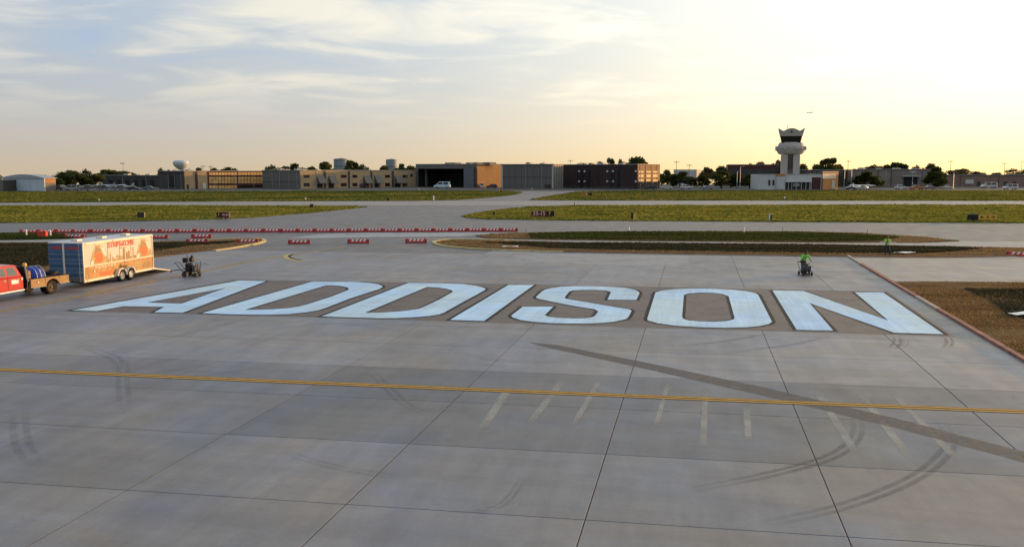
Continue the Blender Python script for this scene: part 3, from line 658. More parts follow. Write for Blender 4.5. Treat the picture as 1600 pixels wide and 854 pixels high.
for x0 in (1500, 1560): bG.rect('F', x0, 274, x0 + .8, 291, 'pilaster', M['grey_dark'], .2)
bG.rect('F', 1508, 280.5, 1521, 287, 'sign_board', M['white_wall'], .3)
for i in range(5): bG.rect('F', 1526 + i * 14, 283.5, 1532 + i * 14, 290.6, 'roller_door', M['grey_dark'], .06)

for b_, us in ((ba, (.2, .45, .7)), (bB, (.15, .35, .6, .8)), (bD, (.3, .6)), (bE, (.25, .5, .75)), (bF, (.15, .4, .62, .85)), (bG, (.1, .25, .4)), (bb, (.3, .7))):
    for k, u in enumerate(us):
        x = -b_.w * u; ru = box('roof_unit', M['trim'], b_.o, x - 1.1, x + 1.1, 3.5 + k % 2, 5.6 + k % 2, b_.h - .5, b_.h + .55 + .25 * (k % 2)); MB().lathe([(.5, b_.h + .9), (.5, b_.h + 1.0)], 10, (x, 4.6)).build('fan', M['black'], ru)
        MB().tube([(x + 2, -.12, .1), (x + 2, -.12, b_.h - .1)], .07, 5).build('downpipe', M['trim'] if b_ not in (bE,) else M['black'], b_.o)
    for k in range(4):
        y = b_.d * (k + .5) / 4; MB().tube([(.14, y, .1), (.14, y, b_.h - .1)], .06, 5).build('downpipe', M['trim'], b_.o)
    box('gutter', M['grey_dark'], b_.o, -b_.w, 0, -.22, -.125, b_.h - .28, b_.h - .08)
# ------------------------------------------------------------------ control tower
TY = 336.0
tc_ = G(1233, 295.5); TS = TY / CAM_F * 1.0
def tz(py): return CAM_H + (CAM_HZ - py) * TY / CAM_F
tw = empty('control_tower', (tc_.x, tc_.y, 0), R(-16), label='pale concrete airport control tower with crown shaped roof', cat='control tower')
def ngon_prof(name, prof, m, n=8, parent=tw, flat=True):
    return MB().lathe(prof, n).build(name, m, parent)
sw = 3.45
MB().box(-sw, -1.0, -sw, sw, 0, tz(240)).box(1.0, sw, -sw, sw, 0, tz(240)).box(-1.0, 1.0, -sw + .9, sw, 0, tz(240)).build('shaft', M['concrete_b'], tw)
box('stair_glazing', M['glass'], tw, -.97, .97, -sw + .5, -sw + .88, tz(265), tz(241)); box('recess_panel', M['grey_metal'], tw, -.97, .97, -sw + .5, -sw + .88, tz(294), tz(265.2))
ngon_prof('collar', [(4.2, tz(241.5)), (4.7, tz(240)), (5.2, tz(236.5)), (5.35, tz(234.6)), (5.35, tz(232.2)), (4.9, tz(232)), (4.8, tz(229)), (4.6, tz(225.5)), (4.1, tz(223.4))], M['concrete_b'], 16)
rail = MB()
for k in range(20):
    a = 2 * math.pi * k / 20; x, y = 5.6 * math.cos(a), 5.6 * math.sin(a)
    rail.tube([(x, y, tz(236)), (x, y, tz(229.5))], .09, 5)
for zz in (229.6, 232.4):
    rail.tube([(5.6 * math.cos(2 * math.pi * k / 20), 5.6 * math.sin(2 * math.pi * k / 20), tz(zz)) for k in range(21)], .09, 5)
rail.build('railing', M['trim'], tw)
for k in range(8):
    a = 2 * math.pi * (k + .5) / 8; x, y = 5.6 * math.cos(a), 5.6 * math.sin(a)
    box('balcony_panel', M['concrete_b'], tw, x - .5, x + .5, y - .2, y + .2, tz(234.4), tz(230))
def frustum(mb, r0, z0, r1, z1):
    vs = [(sx * r0, sy * r0, z0) for sx, sy in ((-1, -1), (1, -1), (1, 1), (-1, 1))] + [(sx * r1, sy * r1, z1) for sx, sy in ((-1, -1), (1, -1), (1, 1), (-1, 1))]
    return mb.add(vs, [(3, 2, 1, 0), (4, 5, 6, 7), (0, 1, 5, 4), (1, 2, 6, 5), (2, 3, 7, 6), (3, 0, 4, 7)])
ca = 1 / math.cos(R(0))
cab = frustum(MB(), 3.35, tz(223.6), 3.85, tz(214)).build('cab_glass', M['glass'], tw)
for s_ in (-1, 1):
    for k in range(5):
        f = -1 + k * .5
        MB().tube([(f * 3.36, s_ * 3.38, tz(223.6)), (f * 3.86, s_ * 3.88, tz(214))], .09, 4).build('mullion', M['black'], tw)
        if 0 < k < 4: MB().tube([(s_ * 3.38, f * 3.36, tz(223.6)), (s_ * 3.88, f * 3.86, tz(214))], .09, 4).build('mullion', M['black'], tw)
mb = MB(); nseg = 16
def crown_top(f):                                           # scalloped parapet: arch in the middle, horns at the corners
    x = abs(f); return tz(206.3) + (tz(202.3) - tz(206.3)) * max(0, math.cos(x * math.pi / 1.25)) ** 1.0 * (x < .63) + (tz(202.8) - tz(206.3)) * max(0, (x - .68) / .32) ** 1.6
for side in range(4):
    rot = Matrix.Rotation(side * math.pi / 2, 3, 'Z'); vs = []; fs = []
    for i in range(nseg + 1):
        f = -1 + 2 * i / nseg; zt = crown_top(f); k = (zt - tz(214)) / (tz(202.8) - tz(214)); rb, rt = 4.0, 4.0 + .75 * k
        vs += [rot @ Vector((f * rb, -rb, tz(214.2))), rot @ Vector((f * rt, -rt, zt)), rot @ Vector((f * (rt - .35), -rt + .35, zt)), rot @ Vector((f * (rb - .35), -rb + .35, tz(214.2)))]
    for i in range(nseg):
        for k in range(4): fs.append((4 * i + k, 4 * i + (k + 1) % 4, 4 * i + 4 + (k + 1) % 4, 4 * i + 4 + k))
    mb.add(vs, fs)
mb.build('roof_crown', M['concrete_b'], tw)
frustum(MB(), 4.0, tz(214.1), 4.2, tz(210)).build('roof_slab', M['roof'], tw)
ro = MB().cyl((0, -4.66, tz(207.6)), (0, -4.3, tz(207.6)), .35, 14).build('emblem_disc', M['black'], tw)
MB().tube([(-1.5, 0, tz(210)), (-1.5, 0, tz(197.6))], .07, 5).build('antenna', M['steel'], tw); MB().lathe([(.05, tz(199.6)), (.3, tz(199)), (.05, tz(198.4))], 8, (-1.5, 0)).build('beacon', M['white_wall'], tw)
# base building in front of the tower
bt = Bld('tower_base_building', 'low white flat roofed building at the foot of the control tower', 1184.5, 1283, 1287, 296.6, 272.6, 8, 'white_wall', 'white_wall')
for x0 in (1199.8, 1206.2): bt.window('F', x0, 280, x0 + 4.4, 291, frame='white_wall')
bt.rect('F', 1212.5, 271.6, 1226.5, 275.2, 'sunlit_panel', M['sunset_orange'], .9); bt.rect('F', 1212.5, 275.3, 1226.5, 296, 'entry_block', M['white_wall'], .8)  # orange sunlight on the small panel put into its colour
bt.rect('F', 1227, 284.4, 1267, 296, 'glazed_front', M['grey_dark'], .06); bt.rect('F', 1227, 283, 1267.6, 284.6, 'canopy', M['white_wall'], 1.4)
for x0 in (1231, 1236, 1243, 1251, 1258, 1264): bt.rect('F', x0, 284.8, x0 + 1, 295.8, 'post', M['white_wall'], 1.0)
bt.rect('F', 1239, 286, 1249, 291, 'notice_panel', M['trim'], .3)
bt.rect('F', 1268, 277, 1282.8, 296, 'roller_door', M['maroon'], .1)
bo = Bld('orange_lit_shed', 'shed with glowing orange wall and bright upper glazing beside the tower base', 1282.6, 1284.5, 1309, 296.2, 268.4, 48, 'maroon', 'sunset_orange')
bo.rect('S', 1285, 271.4, 1306, 279, 'glazing', mat('glare_glass', (.75, .62, .45), .16, .05, 1, spec=.8), .1); bo.rect('S', 1299, 282, 1304.5, 294.5, 'door', M['trim'], .1)  # pale glass colour stands for the strip of sun glare

# ------------------------------------------------------------------ tanks
def tank(name, label, x0, x1, ytop, ybot, Y, bulb):
    c = atY((x0 + x1) / 2, ytop, Y); zt = c.z; zb = atY(0, ybot, Y).z; r = (x1 - x0) / 2 * Y / CAM_F
    t = empty(name, (c.x, Y, 0), label=label, cat='water tank')
    if bulb:
        h = zt - zb
        MB().lathe([(r * .12, zb - .3 * h), (r * .35, zb + .02 * h), (r * .66, zb + .2 * h), (r * .9, zb + .45 * h), (r, zb + .72 * h), (r * .96, zb + .9 * h), (r * .82, zt), (r * .1, zt + .05 * h)], 32).build('bowl', M['white_metal'], t, smooth=True)
        MB().lathe([(r * .3, 0), (r * .22, zb * .5), (r * .33, zb + .03 * h)], 24).build('stem', M['white_metal'], t, smooth=True)
    else:
        m = mat('blue_grey_tank', (.20, .24, .27), .6, .1, .3)
        MB().lathe([(r, 0), (r, zt - .4), (r * 1.03, zt - .4), (r * 1.03, zt)], 28).build('shell', m, t)
        MB().lathe([(r * .98, zt + .002), (r * .05, zt + .5)], 28).build('lid', M['roof'], t)
        for k in (.35, .7): MB().lathe([(r * 1.015, zt * k), (r * 1.015, zt * k + .25)], 28).build('hoop', M['grey_dark'], t)
tank('water_tower', 'round white water tower bowl above the left roofline', 270.5, 294.3, 251, 264.5, 620, True)
tank('storage_tank', 'larger blue grey cylindrical tank above the beige block', 521.5, 543.5, 248.4, 264, 470, False)
tank('storage_tank', 'smaller blue grey cylindrical tank beside the open hangar', 603, 620, 249.4, 262, 480, False)

# ------------------------------------------------------------------ trees
M['bark'] = mat('bark', (.06, .045, .035), .9, .2, 3)
def leaf_mat(name, a, b):
    m = bpy.data.materials.new(name); m.use_nodes = True; nt = m.node_tree; L = nt.links; N = nt.nodes; bs = N['Principled BSDF']
    bs.inputs['Roughness'].default_value = .7; bs.inputs['Specular IOR Level'].default_value = .15
    tc = N.new('ShaderNodeTexCoord'); n = N.new('ShaderNodeTexNoise'); n.inputs['Scale'].default_value = .9; n.inputs['Detail'].default_value = 5; L.new(tc.outputs['Object'], n.inputs['Vector'])
    r = N.new('ShaderNodeValToRGB'); r.color_ramp.elements[0].position = .35; r.color_ramp.elements[1].position = .68; r.color_ramp.elements[0].color = (*a, 1); r.color_ramp.elements[1].color = (*b, 1)
    L.new(n.outputs['Fac'], r.inputs[0]); L.new(r.outputs[0], bs.inputs['Base Color'])
    tr = N.new('ShaderNodeBsdfTranslucent'); mx = N.new('ShaderNodeMixShader'); mx.inputs[0].default_value = .35
    L.new(r.outputs[0], tr.inputs[0]); L.new(bs.outputs[0], mx.inputs[1]); L.new(tr.outputs[0], mx.inputs[2]); L.new(mx.outputs[0], N['Material Output'].inputs[0]); return m
LM = [leaf_mat('dark_leaf', (.03, .043, .012), (.085, .105, .024)), leaf_mat('olive_leaf', (.045, .055, .015), (.13, .13, .03)), leaf_mat('rust_leaf', (.08, .055, .02), (.18, .115, .04))]
def tree_meshes(k):
    """unit tree: height 1, crown radius about .5; leaf clumps spread through several lobes"""
    rr = random.Random(100 + k); v = []; f = []
    tb = MB(); tb.tube([(0, 0, 0), (.012, 0, .2), (0, .01, .45)], .035, 6, .018)
    lobes = []
    nl = rr.randint(9, 13)
    for i in range(nl):
        a = rr.uniform(0, 6.28); rad = rr.uniform(.08, .34); z = rr.uniform(.3, .84)
        rad *= 1 - max(0, z - .6) * 1.6
        lobes.append((rad * math.cos(a), rad * math.sin(a), z, rr.uniform(.11, .2) * (1 - .35 * max(0, z - .6))))
        if i < 6: tb.tube([(0, 0, .18 + .05 * i), (rad * .5 * math.cos(a), rad * .5 * math.sin(a), z * .72), (rad * math.cos(a), rad * math.sin(a), z)], .014, 5, .004)
    lobes.append((0, 0, .55, .24)); lobes.append((rr.uniform(-.05, .05), 0, .82, .13))
    sparse = k % 3 == 2
    for (lx, ly, lz, lr) in lobes:
        for q in range(150 if sparse else 300):
            d = Vector((rr.gauss(0, 1), rr.gauss(0, 1), rr.gauss(0, 1))).normalized() * lr * (rr.random() ** .42) * rr.uniform(.85, 1.18)
            p = Vector((lx, ly, lz)) + Vector((d.x, d.y, d.z * .85))
            if p.z < .1: continue
            s = rr.uniform(.015, .036); u = Vector((rr.gauss(0, 1), rr.gauss(0, 1), rr.gauss(0, 1))).normalized(); w = u.orthogonal().normalized() * s; u = u * s
            o = len(v); v += [tuple(p - u), tuple(p + w * .8), tuple(p + u * 1.2), tuple(p - w)]; f.append((o, o + 1, o + 2, o + 3))
    return v, f, tb
TREE = []
for k in range(6):
    v, f, tb = tree_meshes(k); row = []
    for m in LM:
        me = bpy.data.meshes.new('crown'); me.from_pydata(v, [], f); me.materials.append(m); row.append(me)
    TREE.append((row, tb.mesh('trunk', M['bark'], True)))
tree_no = 0
def tree(px, half, top, Y, label, tone=0, name='tree', group=None, low=False):
    global tree_no
    c = atY(px, top, Y); h = c.z * 1.06; r = half * Y / CAM_F * (1.35 if low else 1.45)
    k = tree_no % 6; tree_no += 1
    t = empty(name, (c.x, Y, 0), random.uniform(0, 6.28), label=label, cat='tree', group=group)
    for nm, me in (('trunk', TREE[k][1]), ('crown', TREE[k][0][tone])):
        o = obj(nm, me, t)
        if nm == 'crown' and low: o.scale = (r / .47, r / .47, h * 1.12); o.location.z = -h * .17
        else: o.scale = (r / .47, r / .47, h)
    return t
TL = [  # px, half width, top row, distance, tone, low, label
 (98, 15, 266.5, 352, 0, 1, 'dark bushy tree touching the white hangar on its right'), (113, 16, 264.2, 356, 1, 1, 'tall olive tree second from the white hangar'), (132, 12, 261.6, 358, 0, 1, 'narrow tallest tree in the left clump by the white hangar'),
 (147, 15, 269.5, 362, 1, 1, 'paler low tree between the two left clumps'), (160, 12, 264.6, 392, 0, 0, 'tree top just left end of the dark warehouse roof'), (176, 14, 264.8, 396, 1, 0, 'tree top in the middle behind the dark warehouse'), (192, 16, 266.6, 398, 0, 0, 'broad tree top behind the right half of the dark warehouse'), (207, 11, 269.6, 402, 1, 0, 'low tree top near the right end of the dark warehouse'),
 (252, 7, 261.8, 400, 0, 0, 'round dark tree top above the left end of the gold windowed building'), (263, 4, 265, 402, 0, 0, 'tiny tree top left of the white water tower'), (312, 11, 261.4, 415, 1, 0, 'thin tree top right of the white water tower'), (336, 9, 262.4, 418, 0, 0, 'tree top above the beginning of the gold windows'), (357, 10, 260.6, 420, 0, 0, 'tree top above the middle of the gold windows'), (346, 5, 264, 420, 0, 0, 'small tree top above the gold windows between two larger ones'),
 (426, 14, 257, 425, 0, 0, 'dark tree top above the grey end of the beige block'), (443, 10, 259, 428, 0, 0, 'low rounded tree top above the grey end wall'), (458, 16, 254.6, 430, 0, 0, 'broad dark tree top above the corner of the beige block'), (485, 9, 260, 432, 0, 0, 'low dark tree top left of the see-through tree'), (508, 14, 251.8, 434, 1, 0, 'thin see-through tree left of the larger tank'),
 (551, 12, 250.6, 436, 0, 0, 'tall dark tree top right of the larger tank'), (567, 12, 256, 438, 0, 0, 'lower dark tree top right of the larger tank'), (598, 9, 258, 440, 0, 0, 'dark tree top left of the smaller tank'), (628, 11, 255.4, 440, 0, 0, 'dark tree top right of the smaller tank'), (645, 9, 258.5, 442, 1, 0, 'olive tree top against the open hangar'),
 (938, 11, 251.8, 450, 2, 0, 'thin brownish tree top above the brown hangar'), (955, 8, 246.6, 452, 0, 0, 'upright tree top above the brown hangar'), (969, 8, 247.6, 454, 2, 0, 'airy brownish tree top above the brown hangar'), (998, 19, 244.8, 440, 0, 0, 'broad dome shaped tree above the orange lit end'),
 (1043, 14, 263, 372, 1, 1, 'olive tree beside the orange lit end of the brown hangar'), (1063, 14, 266, 366, 0, 1, 'dark tree below the small pale block'), (1098, 10, 271.4, 356, 0, 1, 'low dark tree left of the ball shaped one'), (1107, 11, 261.4, 405, 2, 0, 'brownish tree top left of the ball shaped tree'), (1128, 16, 263.4, 350, 0, 1, 'dark ball shaped tree left of the control tower'), (1124, 10, 258.6, 410, 1, 0, 'tree top rising behind the ball shaped tree'),
 (1142, 13, 272, 368, 1, 1, 'olive bush right of the ball shaped tree'), (1080, 13, 274, 362, 0, 1, 'low dark bush below the small pale block right side'), (1152, 13, 268, 364, 0, 1, 'dark bushy tree below the reddish parapet'), (1172, 13, 270.5, 360, 0, 1, 'dark tree at the left corner of the tower base building'), (1172, 8, 254.4, 420, 2, 0, 'small brown tree top above the reddish parapet'), (1192, 10, 251.8, 425, 2, 0, 'brown tree top left of the tower shaft'), (1207, 8, 254.6, 426, 2, 0, 'small brown tree top touching the tower shaft'), (1219, 7, 250, 428, 2, 0, 'brown tree top directly behind the tower shaft'), (1254, 9, 255.4, 430, 2, 0, 'brown tree top right of the tower shaft'),
 (1293, 14, 246.6, 425, 1, 0, 'tallest tree right of the control tower'), (1274, 10, 255.6, 432, 2, 0, 'brown tree top between tower and tallest tree'), (1313, 10, 255.6, 434, 2, 0, 'rusty tree top right of the tallest tree'),
 (1352, 23, 265.5, 344, 0, 1, 'wide low dark tree in front of the grey warehouse'), (1364, 10, 257.4, 430, 2, 0, 'rusty tree top above the left end of the grey warehouse'), (1386, 11, 256.6, 432, 2, 0, 'rusty tree top left of the wide dome tree'), (1407, 16, 253.8, 430, 0, 0, 'wide dome tree above the grey warehouse'), (1434, 10, 257.4, 432, 2, 0, 'rusty tree top right of the wide dome tree'), (1452, 9, 254.6, 425, 2, 0, 'pointed rusty tree top behind the dark round tree'),
 (1461, 19, 257.5, 348, 0, 1, 'large dark round tree in front of the grey warehouse right end'), (1498, 15, 263.6, 420, 2, 0, 'brown tree top above the brown warehouse left end'), (1526, 12, 267.4, 430, 2, 0, 'low brown tree top above the brown warehouse'), (1556, 12, 269.6, 430, 2, 0, 'lowest brown tree top above the brown warehouse'), (1584, 15, 262.6, 420, 2, 0, 'brown dome tree top near the right edge'), (1608, 10, 264, 420, 2, 0, 'brown tree top cut by the right edge')]
for px_, hw, tp, Y, tone, low, lb in TL: tree(px_, hw, tp, Y, lb, tone, group='trees around the hangars', low=bool(low))
# a distant belt of woodland closing the view between the buildings
rr = random.Random(9); v = []; f = []
for i in range(26000):
    x = rr.uniform(-900, 1100); Y = rr.uniform(560, 640); top = 7.6 + 2.2 * mnoise.noise(Vector((x * .02, 3, 0))) + 1.2 * mnoise.noise(Vector((x * .11, 7, 0)))
    p = Vector((x, Y, rr.uniform(0, 1) ** .6 * top - 4.6)); s = rr.uniform(.35, .8)
    u = Vector((rr.gauss(0, 1), rr.gauss(0, 1), rr.gauss(0, 1))).normalized(); w_ = u.orthogonal().normalized() * s; u = u * s
    o = len(v); v += [tuple(p - u), tuple(p + w_), tuple(p + u), tuple(p - w_)]; f.append((o, o + 1, o + 2, o + 3))
me = bpy.data.meshes.new('woodland'); me.from_pydata(v, [], f); me.materials.append(LM[1])
tag(obj('woodland', me), 'distant low belt of trees along the horizon', 'woodland', kind='stuff')

# ------------------------------------------------------------------ wheels, cars, aircraft
WHEEL = {}
def wheel(parent, x, y, r, w, rim='steel', n=20, name='wheel'):
    """axle along local x"""
    key = (round(r, 2), round(w, 2), rim)
    if key not in WHEEL:
        t = MB(); prof = [(-w / 2, r * .62), (-w / 2, r * .9), (-w * .35, r), (w * .35, r), (w / 2, r * .9), (w / 2, r * .62)]; k = len(prof); vs = []
        for i in range(n):
            a = 2 * math.pi * i / n
            vs += [(p[0], p[1] * math.cos(a), p[1] * math.sin(a)) for p in prof]
        t.add(vs, [(i * k + j, i * k + (j + 1) % k, ((i + 1) % n) * k + (j + 1) % k, ((i + 1) % n) * k + j) for i in range(n) for j in range(k)])
        rp = [(.40, .0), (.40, .16), (.30, .20), (.16, .26), (.16, .46), (.36, .54), (.47, .58), (.47, .63), (-.47, .63), (-.47, .50), (-.2, .44), (-.2, 0)]
        rm = MB(); k = len(rp); vs = []
        for i in range(n):
            a = 2 * math.pi * i / n; vs += [(p[0] * w, p[1] * r * math.cos(a), p[1] * r * math.sin(a)) for p in rp]
        rm.add(vs, [(i * k + j, i * k + j + 1, ((i + 1) % n) * k + j + 1, ((i + 1) % n) * k + j) for i in range(n) for j in range(k - 1)])
        for q in range(6):
            a = 2 * math.pi * q / 6; rm.tube([(w * .16, r * .34 * math.cos(a), r * .34 * math.sin(a)), (w * .24, r * .34 * math.cos(a), r * .34 * math.sin(a))], r * .06, 6)
        WHEEL[key] = (t.mesh('tyre', M['rubber_tyre'], False), rm.mesh('rim', M[rim]))
    ty, rm = WHEEL[key]
    wh = obj(name, ty, parent); wh.location = (x, y, r); obj('rim', rm, wh); return wh
PAINT = {}
def paint(c):
    if c not in PAINT: PAINT[c] = mat('car_paint', c, .35, .05, 1, coat=.4)
    return PAINT[c]
M['head'] = mat('headlamp', (.7, .7, .65), .15, .05, 2); M['tail'] = mat('tail_lamp', (.4, .02, .02), .3, .05, 2)
def loft(secs, caps=True):
    """closed rings joined in order"""
    n = len(secs[0]); mb = MB(); vs = [p for s in secs for p in s]
    fs = [(i * n + k, i * n + (k + 1) % n, (i + 1) * n + (k + 1) % n, (i + 1) * n + k) for i in range(len(secs) - 1) for k in range(n)]
    if caps: fs += [tuple(range(n - 1, -1, -1)), tuple(range((len(secs) - 1) * n, len(secs) * n))]
    return mb.add(vs, fs)
CARS = {'sedan': ([(-2.2, .35), (-2.25, .75), (-1.5, .95), (1.3, .95), (2.2, .78), (2.3, .35)], [(-1.55, .95), (-.8, 1.42), (.45, 1.42), (1.25, .95)], 1.8, 4.5),
        'suv': ([(-2.3, .4), (-2.35, 1.0), (-2.2, 1.08), (1.2, 1.08), (2.25, .95), (2.35, .4)], [(-2.15, 1.08), (-1.9, 1.72), (.35, 1.72), (1.1, 1.08)], 1.9, 4.7),
        'van': ([(-2.6, .4), (-2.65, 1.2), (1.7, 1.2), (2.5, 1.0), (2.6, .4)], [(-2.62, 1.2), (-2.55, 2.15), (1.0, 2.15), (1.8, 1.2)], 2.0, 5.2),
        'pickup': ([(-2.8, .5), (-2.8, 1.12), (1.5, 1.12), (2.7, 1.02), (2.8, .5)], [(-.7, 1.12), (-.55, 1.82), (.75, 1.82), (1.5, 1.12)], 2.0, 5.6)}
def car(kind, label, px, py, head, col, cat='car', group='vehicles parked by the hangars', name=None, s=1.0):
    lo, hi, wd, ln = CARS[kind]; p = G(px, py)
    t = empty(name or 'parked_' + kind, p, R(head), label=label, cat=cat, group=group); t.scale = (s, s, s)
    wd2 = wd / 2; pm = paint(col)
    MB().prism(lo, 1, -wd2, wd2).build('body', pm, t, bevel=.08)
    sec = lambda y, k: [(x, y * (1 - k * (z - hi[0][1]) * .28), z) for x, z in hi]
    loft([sec(-wd2 * .96, 1), sec(wd2 * .96, 1)]).build('cabin', pm, t, bevel=.05)
    zb, zt = hi[0][1] + .08, hi[1][1] - .1
    for s_ in (-1, 1):
        yy = wd2 * .97 * s_
        x0, x1 = hi[0][0] + .35, hi[3][0] - .3; xm = (x0 + x1) / 2
        for a, b in ((x0 + .1, xm - .06), (xm + .06, x1 - .15)):
            MB().add([(a, yy, zb), (b, yy, zb), (b - .2, yy * .87, zt), (a + .12, yy * .87, zt), (a, yy * .9, zb), (b, yy * .9, zb), (b - .2, yy * .8, zt), (a + .12, yy * .8, zt)], [(0, 1, 2, 3), (4, 5, 6, 7), (0, 1, 5, 4), (1, 2, 6, 5), (2, 3, 7, 6), (3, 0, 4, 7)]).build('side_window', M['glass'], t)
    for a, b in ((hi[3], hi[2]), (hi[0], hi[1])):
        e = .03 if a is hi[3] else -.03
        MB().add([(a[0] + e - (a[0] - b[0]) * .12, -wd2 * .82, a[1] + .07), (a[0] + e - (a[0] - b[0]) * .12, wd2 * .82, a[1] + .07), (b[0] + e + (a[0] - b[0]) * .12, wd2 * .72, b[1] - .06), (b[0] + e + (a[0] - b[0]) * .12, -wd2 * .72, b[1] - .06)], [(0, 1, 2, 3)]).build('windscreen' if a is hi[3] else 'rear_window', M['glass'], t)
    for sx in (-1, 1):
        for sy in (-1, 1):
            r = .36 if kind in ('suv', 'van', 'pickup') else .32
            h = wheel(t, 0, 0, r, .24); h.rotation_euler = (0, 0, math.pi / 2); h.location = (sx * ln * .31, sy * (wd2 - .1), r)
    for sy in (-1, 1):
        box('headlight', M['head'], t, lo[-1][0] - .06, lo[-1][0] + .015, sy * wd2 * .72 - .18, sy * wd2 * .72 + .18, .62, .78); box('tail_light', M['tail'], t, lo[0][0] - .07, lo[0][0] + .02, sy * wd2 * .78 - .12, sy * wd2 * .78 + .12, .65, .85)
    return t
W_, S_, K_ = (.50, .51, .52), (.20, .21, .22), (.03, .03, .035)
car('pickup', 'dark maroon pickup in front of the beige office block', 566, 293.4, 190, (.06, .02, .03), 'pickup truck')
car('van', 'pale blue white van in front of the open hangar door', 691, 294.4, 172, (.50, .62, .66), 'van', s=1.25)
car('suv', 'white car nearest the orange truck on the right ramp', 1408, 296.2, 4, W_)
car('pickup', 'orange brown pickup beside the white car on the right ramp', 1432, 296.6, 184, (.42, .12, .03), 'pickup truck')
car('van', 'large white van half hidden near the brown warehouse', 1545, 294.2, 178, (.50, .46, .42), 'van', s=1.15)
car('van', 'boxy white van close to the right edge', 1578, 296.4, 183, (.50, .48, .45), 'van')
car('sedan', 'pale car left of the white notice board on the brown warehouse', 1478, 295.0, 10, (.5, .45, .38))
car('sedan', 'grey car between orange pickup and large dark round tree', 1452, 295.4, 175, S_)
car('suv', 'white car parked below the small pale block', 1072, 295.4, 12, (.5, .5, .48)); car('sedan', 'pale car parked at the foot of the olive tree', 1042, 295.6, 170, (.45, .44, .42)); car('sedan', 'silver car parked near the ball shaped tree', 1106, 295.6, 8, S_)
car('suv', 'black car in the gap between open and grey hangar', 768, 294.2, 186, K_); car('van', 'small white van in the gap beside the open hangar', 752.5, 293.4, 96, (.55, .55, .55), 'van', s=.85)
car('suv', 'dark car below the orange lit end of the brown hangar', 1016, 296.2, 178, K_)
car('sedan', 'dark car left of the parked white light aircraft', 1330, 296.2, 180, K_)
car('suv', 'teal car in front of the white hangar', 19, 297.9, 8, (.05, .16, .16)); car('suv', 'black car at the foot of the left tree clump', 96, 297.6, 90, K_, s=1.2); car('van', 'pale box van right of the left tree clump', 112, 297.8, 178, (.30, .28, .26), 'van')
car('sedan', 'dark car at the right end of the parked aircraft row', 208, 296.8, 6, K_); car('sedan', 'blue grey car beside the dark building front', 232, 296.4, 176, (.12, .14, .15))
def aeroplane(label, px, py, head, col, name='light_aircraft', s=1.0, loc=None, wing_z=1.95, group='parked light aircraft'):
    t = empty(name, loc or G(px, py), R(head), label=label, cat='aircraft', group=group); t.scale = (s, s, s); pm = paint(col)
    ring = lambda x, r, z: [(x, r * .85 * math.cos(2 * math.pi * k / 12), z + r * math.sin(2 * math.pi * k / 12)) for k in range(12)]
    loft([ring(3.3, .12, 1.15), ring(3.0, .4, 1.15), ring(2.0, .58, 1.2), ring(.6, .68, 1.32), ring(-.8, .6, 1.35), ring(-2.6, .34, 1.35), ring(-4.2, .14, 1.4)]).build('fuselage', pm, t, smooth=True)
    MB().prism([(1.2, wing_z), (1.1, wing_z + .13), (.2, wing_z + .16), (-.5, wing_z + .02)], 1, -5.2, 5.2).build('wing', pm, t)
    MB().prism([(-3.4, 1.45), (-3.5, 1.52), (-4.4, 1.48)], 1, -1.6, 1.6).build('tailplane', pm, t)
    MB().prism([(-3.0, 1.5), (-4.0, 2.75), (-4.5, 2.75), (-4.35, 1.4)], 1, -.06, .06).build('tail_fin', pm, t)
    MB().prism([(1.35, 1.55), (.9, 1.98), (-.5, 1.98), (-1.1, 1.6)], 1, -.59, .59).build('cabin_windows', M['glass'], t)
    MB().box(3.3, 3.36, -.07, .07, .2, 2.1).build('propeller', M['black'], t)
    for x, y in ((2.3, 0), (.3, 1.1), (.3, -1.1)):
        MB().tube([(x, y * .4, .95), (x, y, .22)], .05, 5).build('gear_leg', M['steel'], t)
        h = wheel(t, 0, 0, .22, .14); h.rotation_euler = (0, 0, math.pi / 2); h.location = (x, y, .22)
    return t
aeroplane('white light aircraft parked on the grass edge right of the tower', 1346, 298.2, 25, (.75, .75, .74))
aeroplane('grey light aircraft parked nearest the left tree clump', 138, 298, 200, (.22, .22, .21)); aeroplane('pale light aircraft in the middle of the left row', 164, 297.6, 165, (.28, .31, .31)); aeroplane('pale light aircraft at the right of the left row', 190, 297.4, 190, (.32, .33, .32))
# airliner climbing away in the haze above the tower
q = atY(1265, 176, 2600)
al = empty('airliner', q, R(172), label='tiny airliner in the bright sky above the control tower', cat='aircraft')
gm = mat('airliner_grey', (.45, .44, .42), .4)
ring = lambda x, r: [(x, r * math.cos(2 * math.pi * k / 10), r * math.sin(2 * math.pi * k / 10)) for k in range(10)]
loft([ring(9.5, .2), ring(8.2, .9), ring(6, 1.05), ring(-5, 1.05), ring(-8, .6), ring(-9.5, .15)]).build('fuselage', gm, al, smooth=True)
for s_ in (-1, 1): MB().add([(1.8, 0, -.4), (-1.8, 0, -.4), (-3.2, s_ * 8.5, .3), (-1.9, s_ * 8.5, .3), (1.8, 0, -.7), (-1.8, 0, -.7), (-3.2, s_ * 8.5, .15), (-1.9, s_ * 8.5, .15)], [(0, 1, 2, 3), (4, 5, 6, 7), (0, 1, 5, 4), (1, 2, 6, 5), (2, 3, 7, 6), (3, 0, 4, 7)]).build('wing', gm, al)
MB().prism([(-6.5, .8), (-8.6, 3.2), (-9.6, 3.2), (-9.2, .3)], 1, -.12, .12).build('tail_fin', gm, al); MB().prism([(-7.8, .5), (-8.2, .62), (-9.4, .55)], 1, -3, 3).build('tailplane', gm, al)

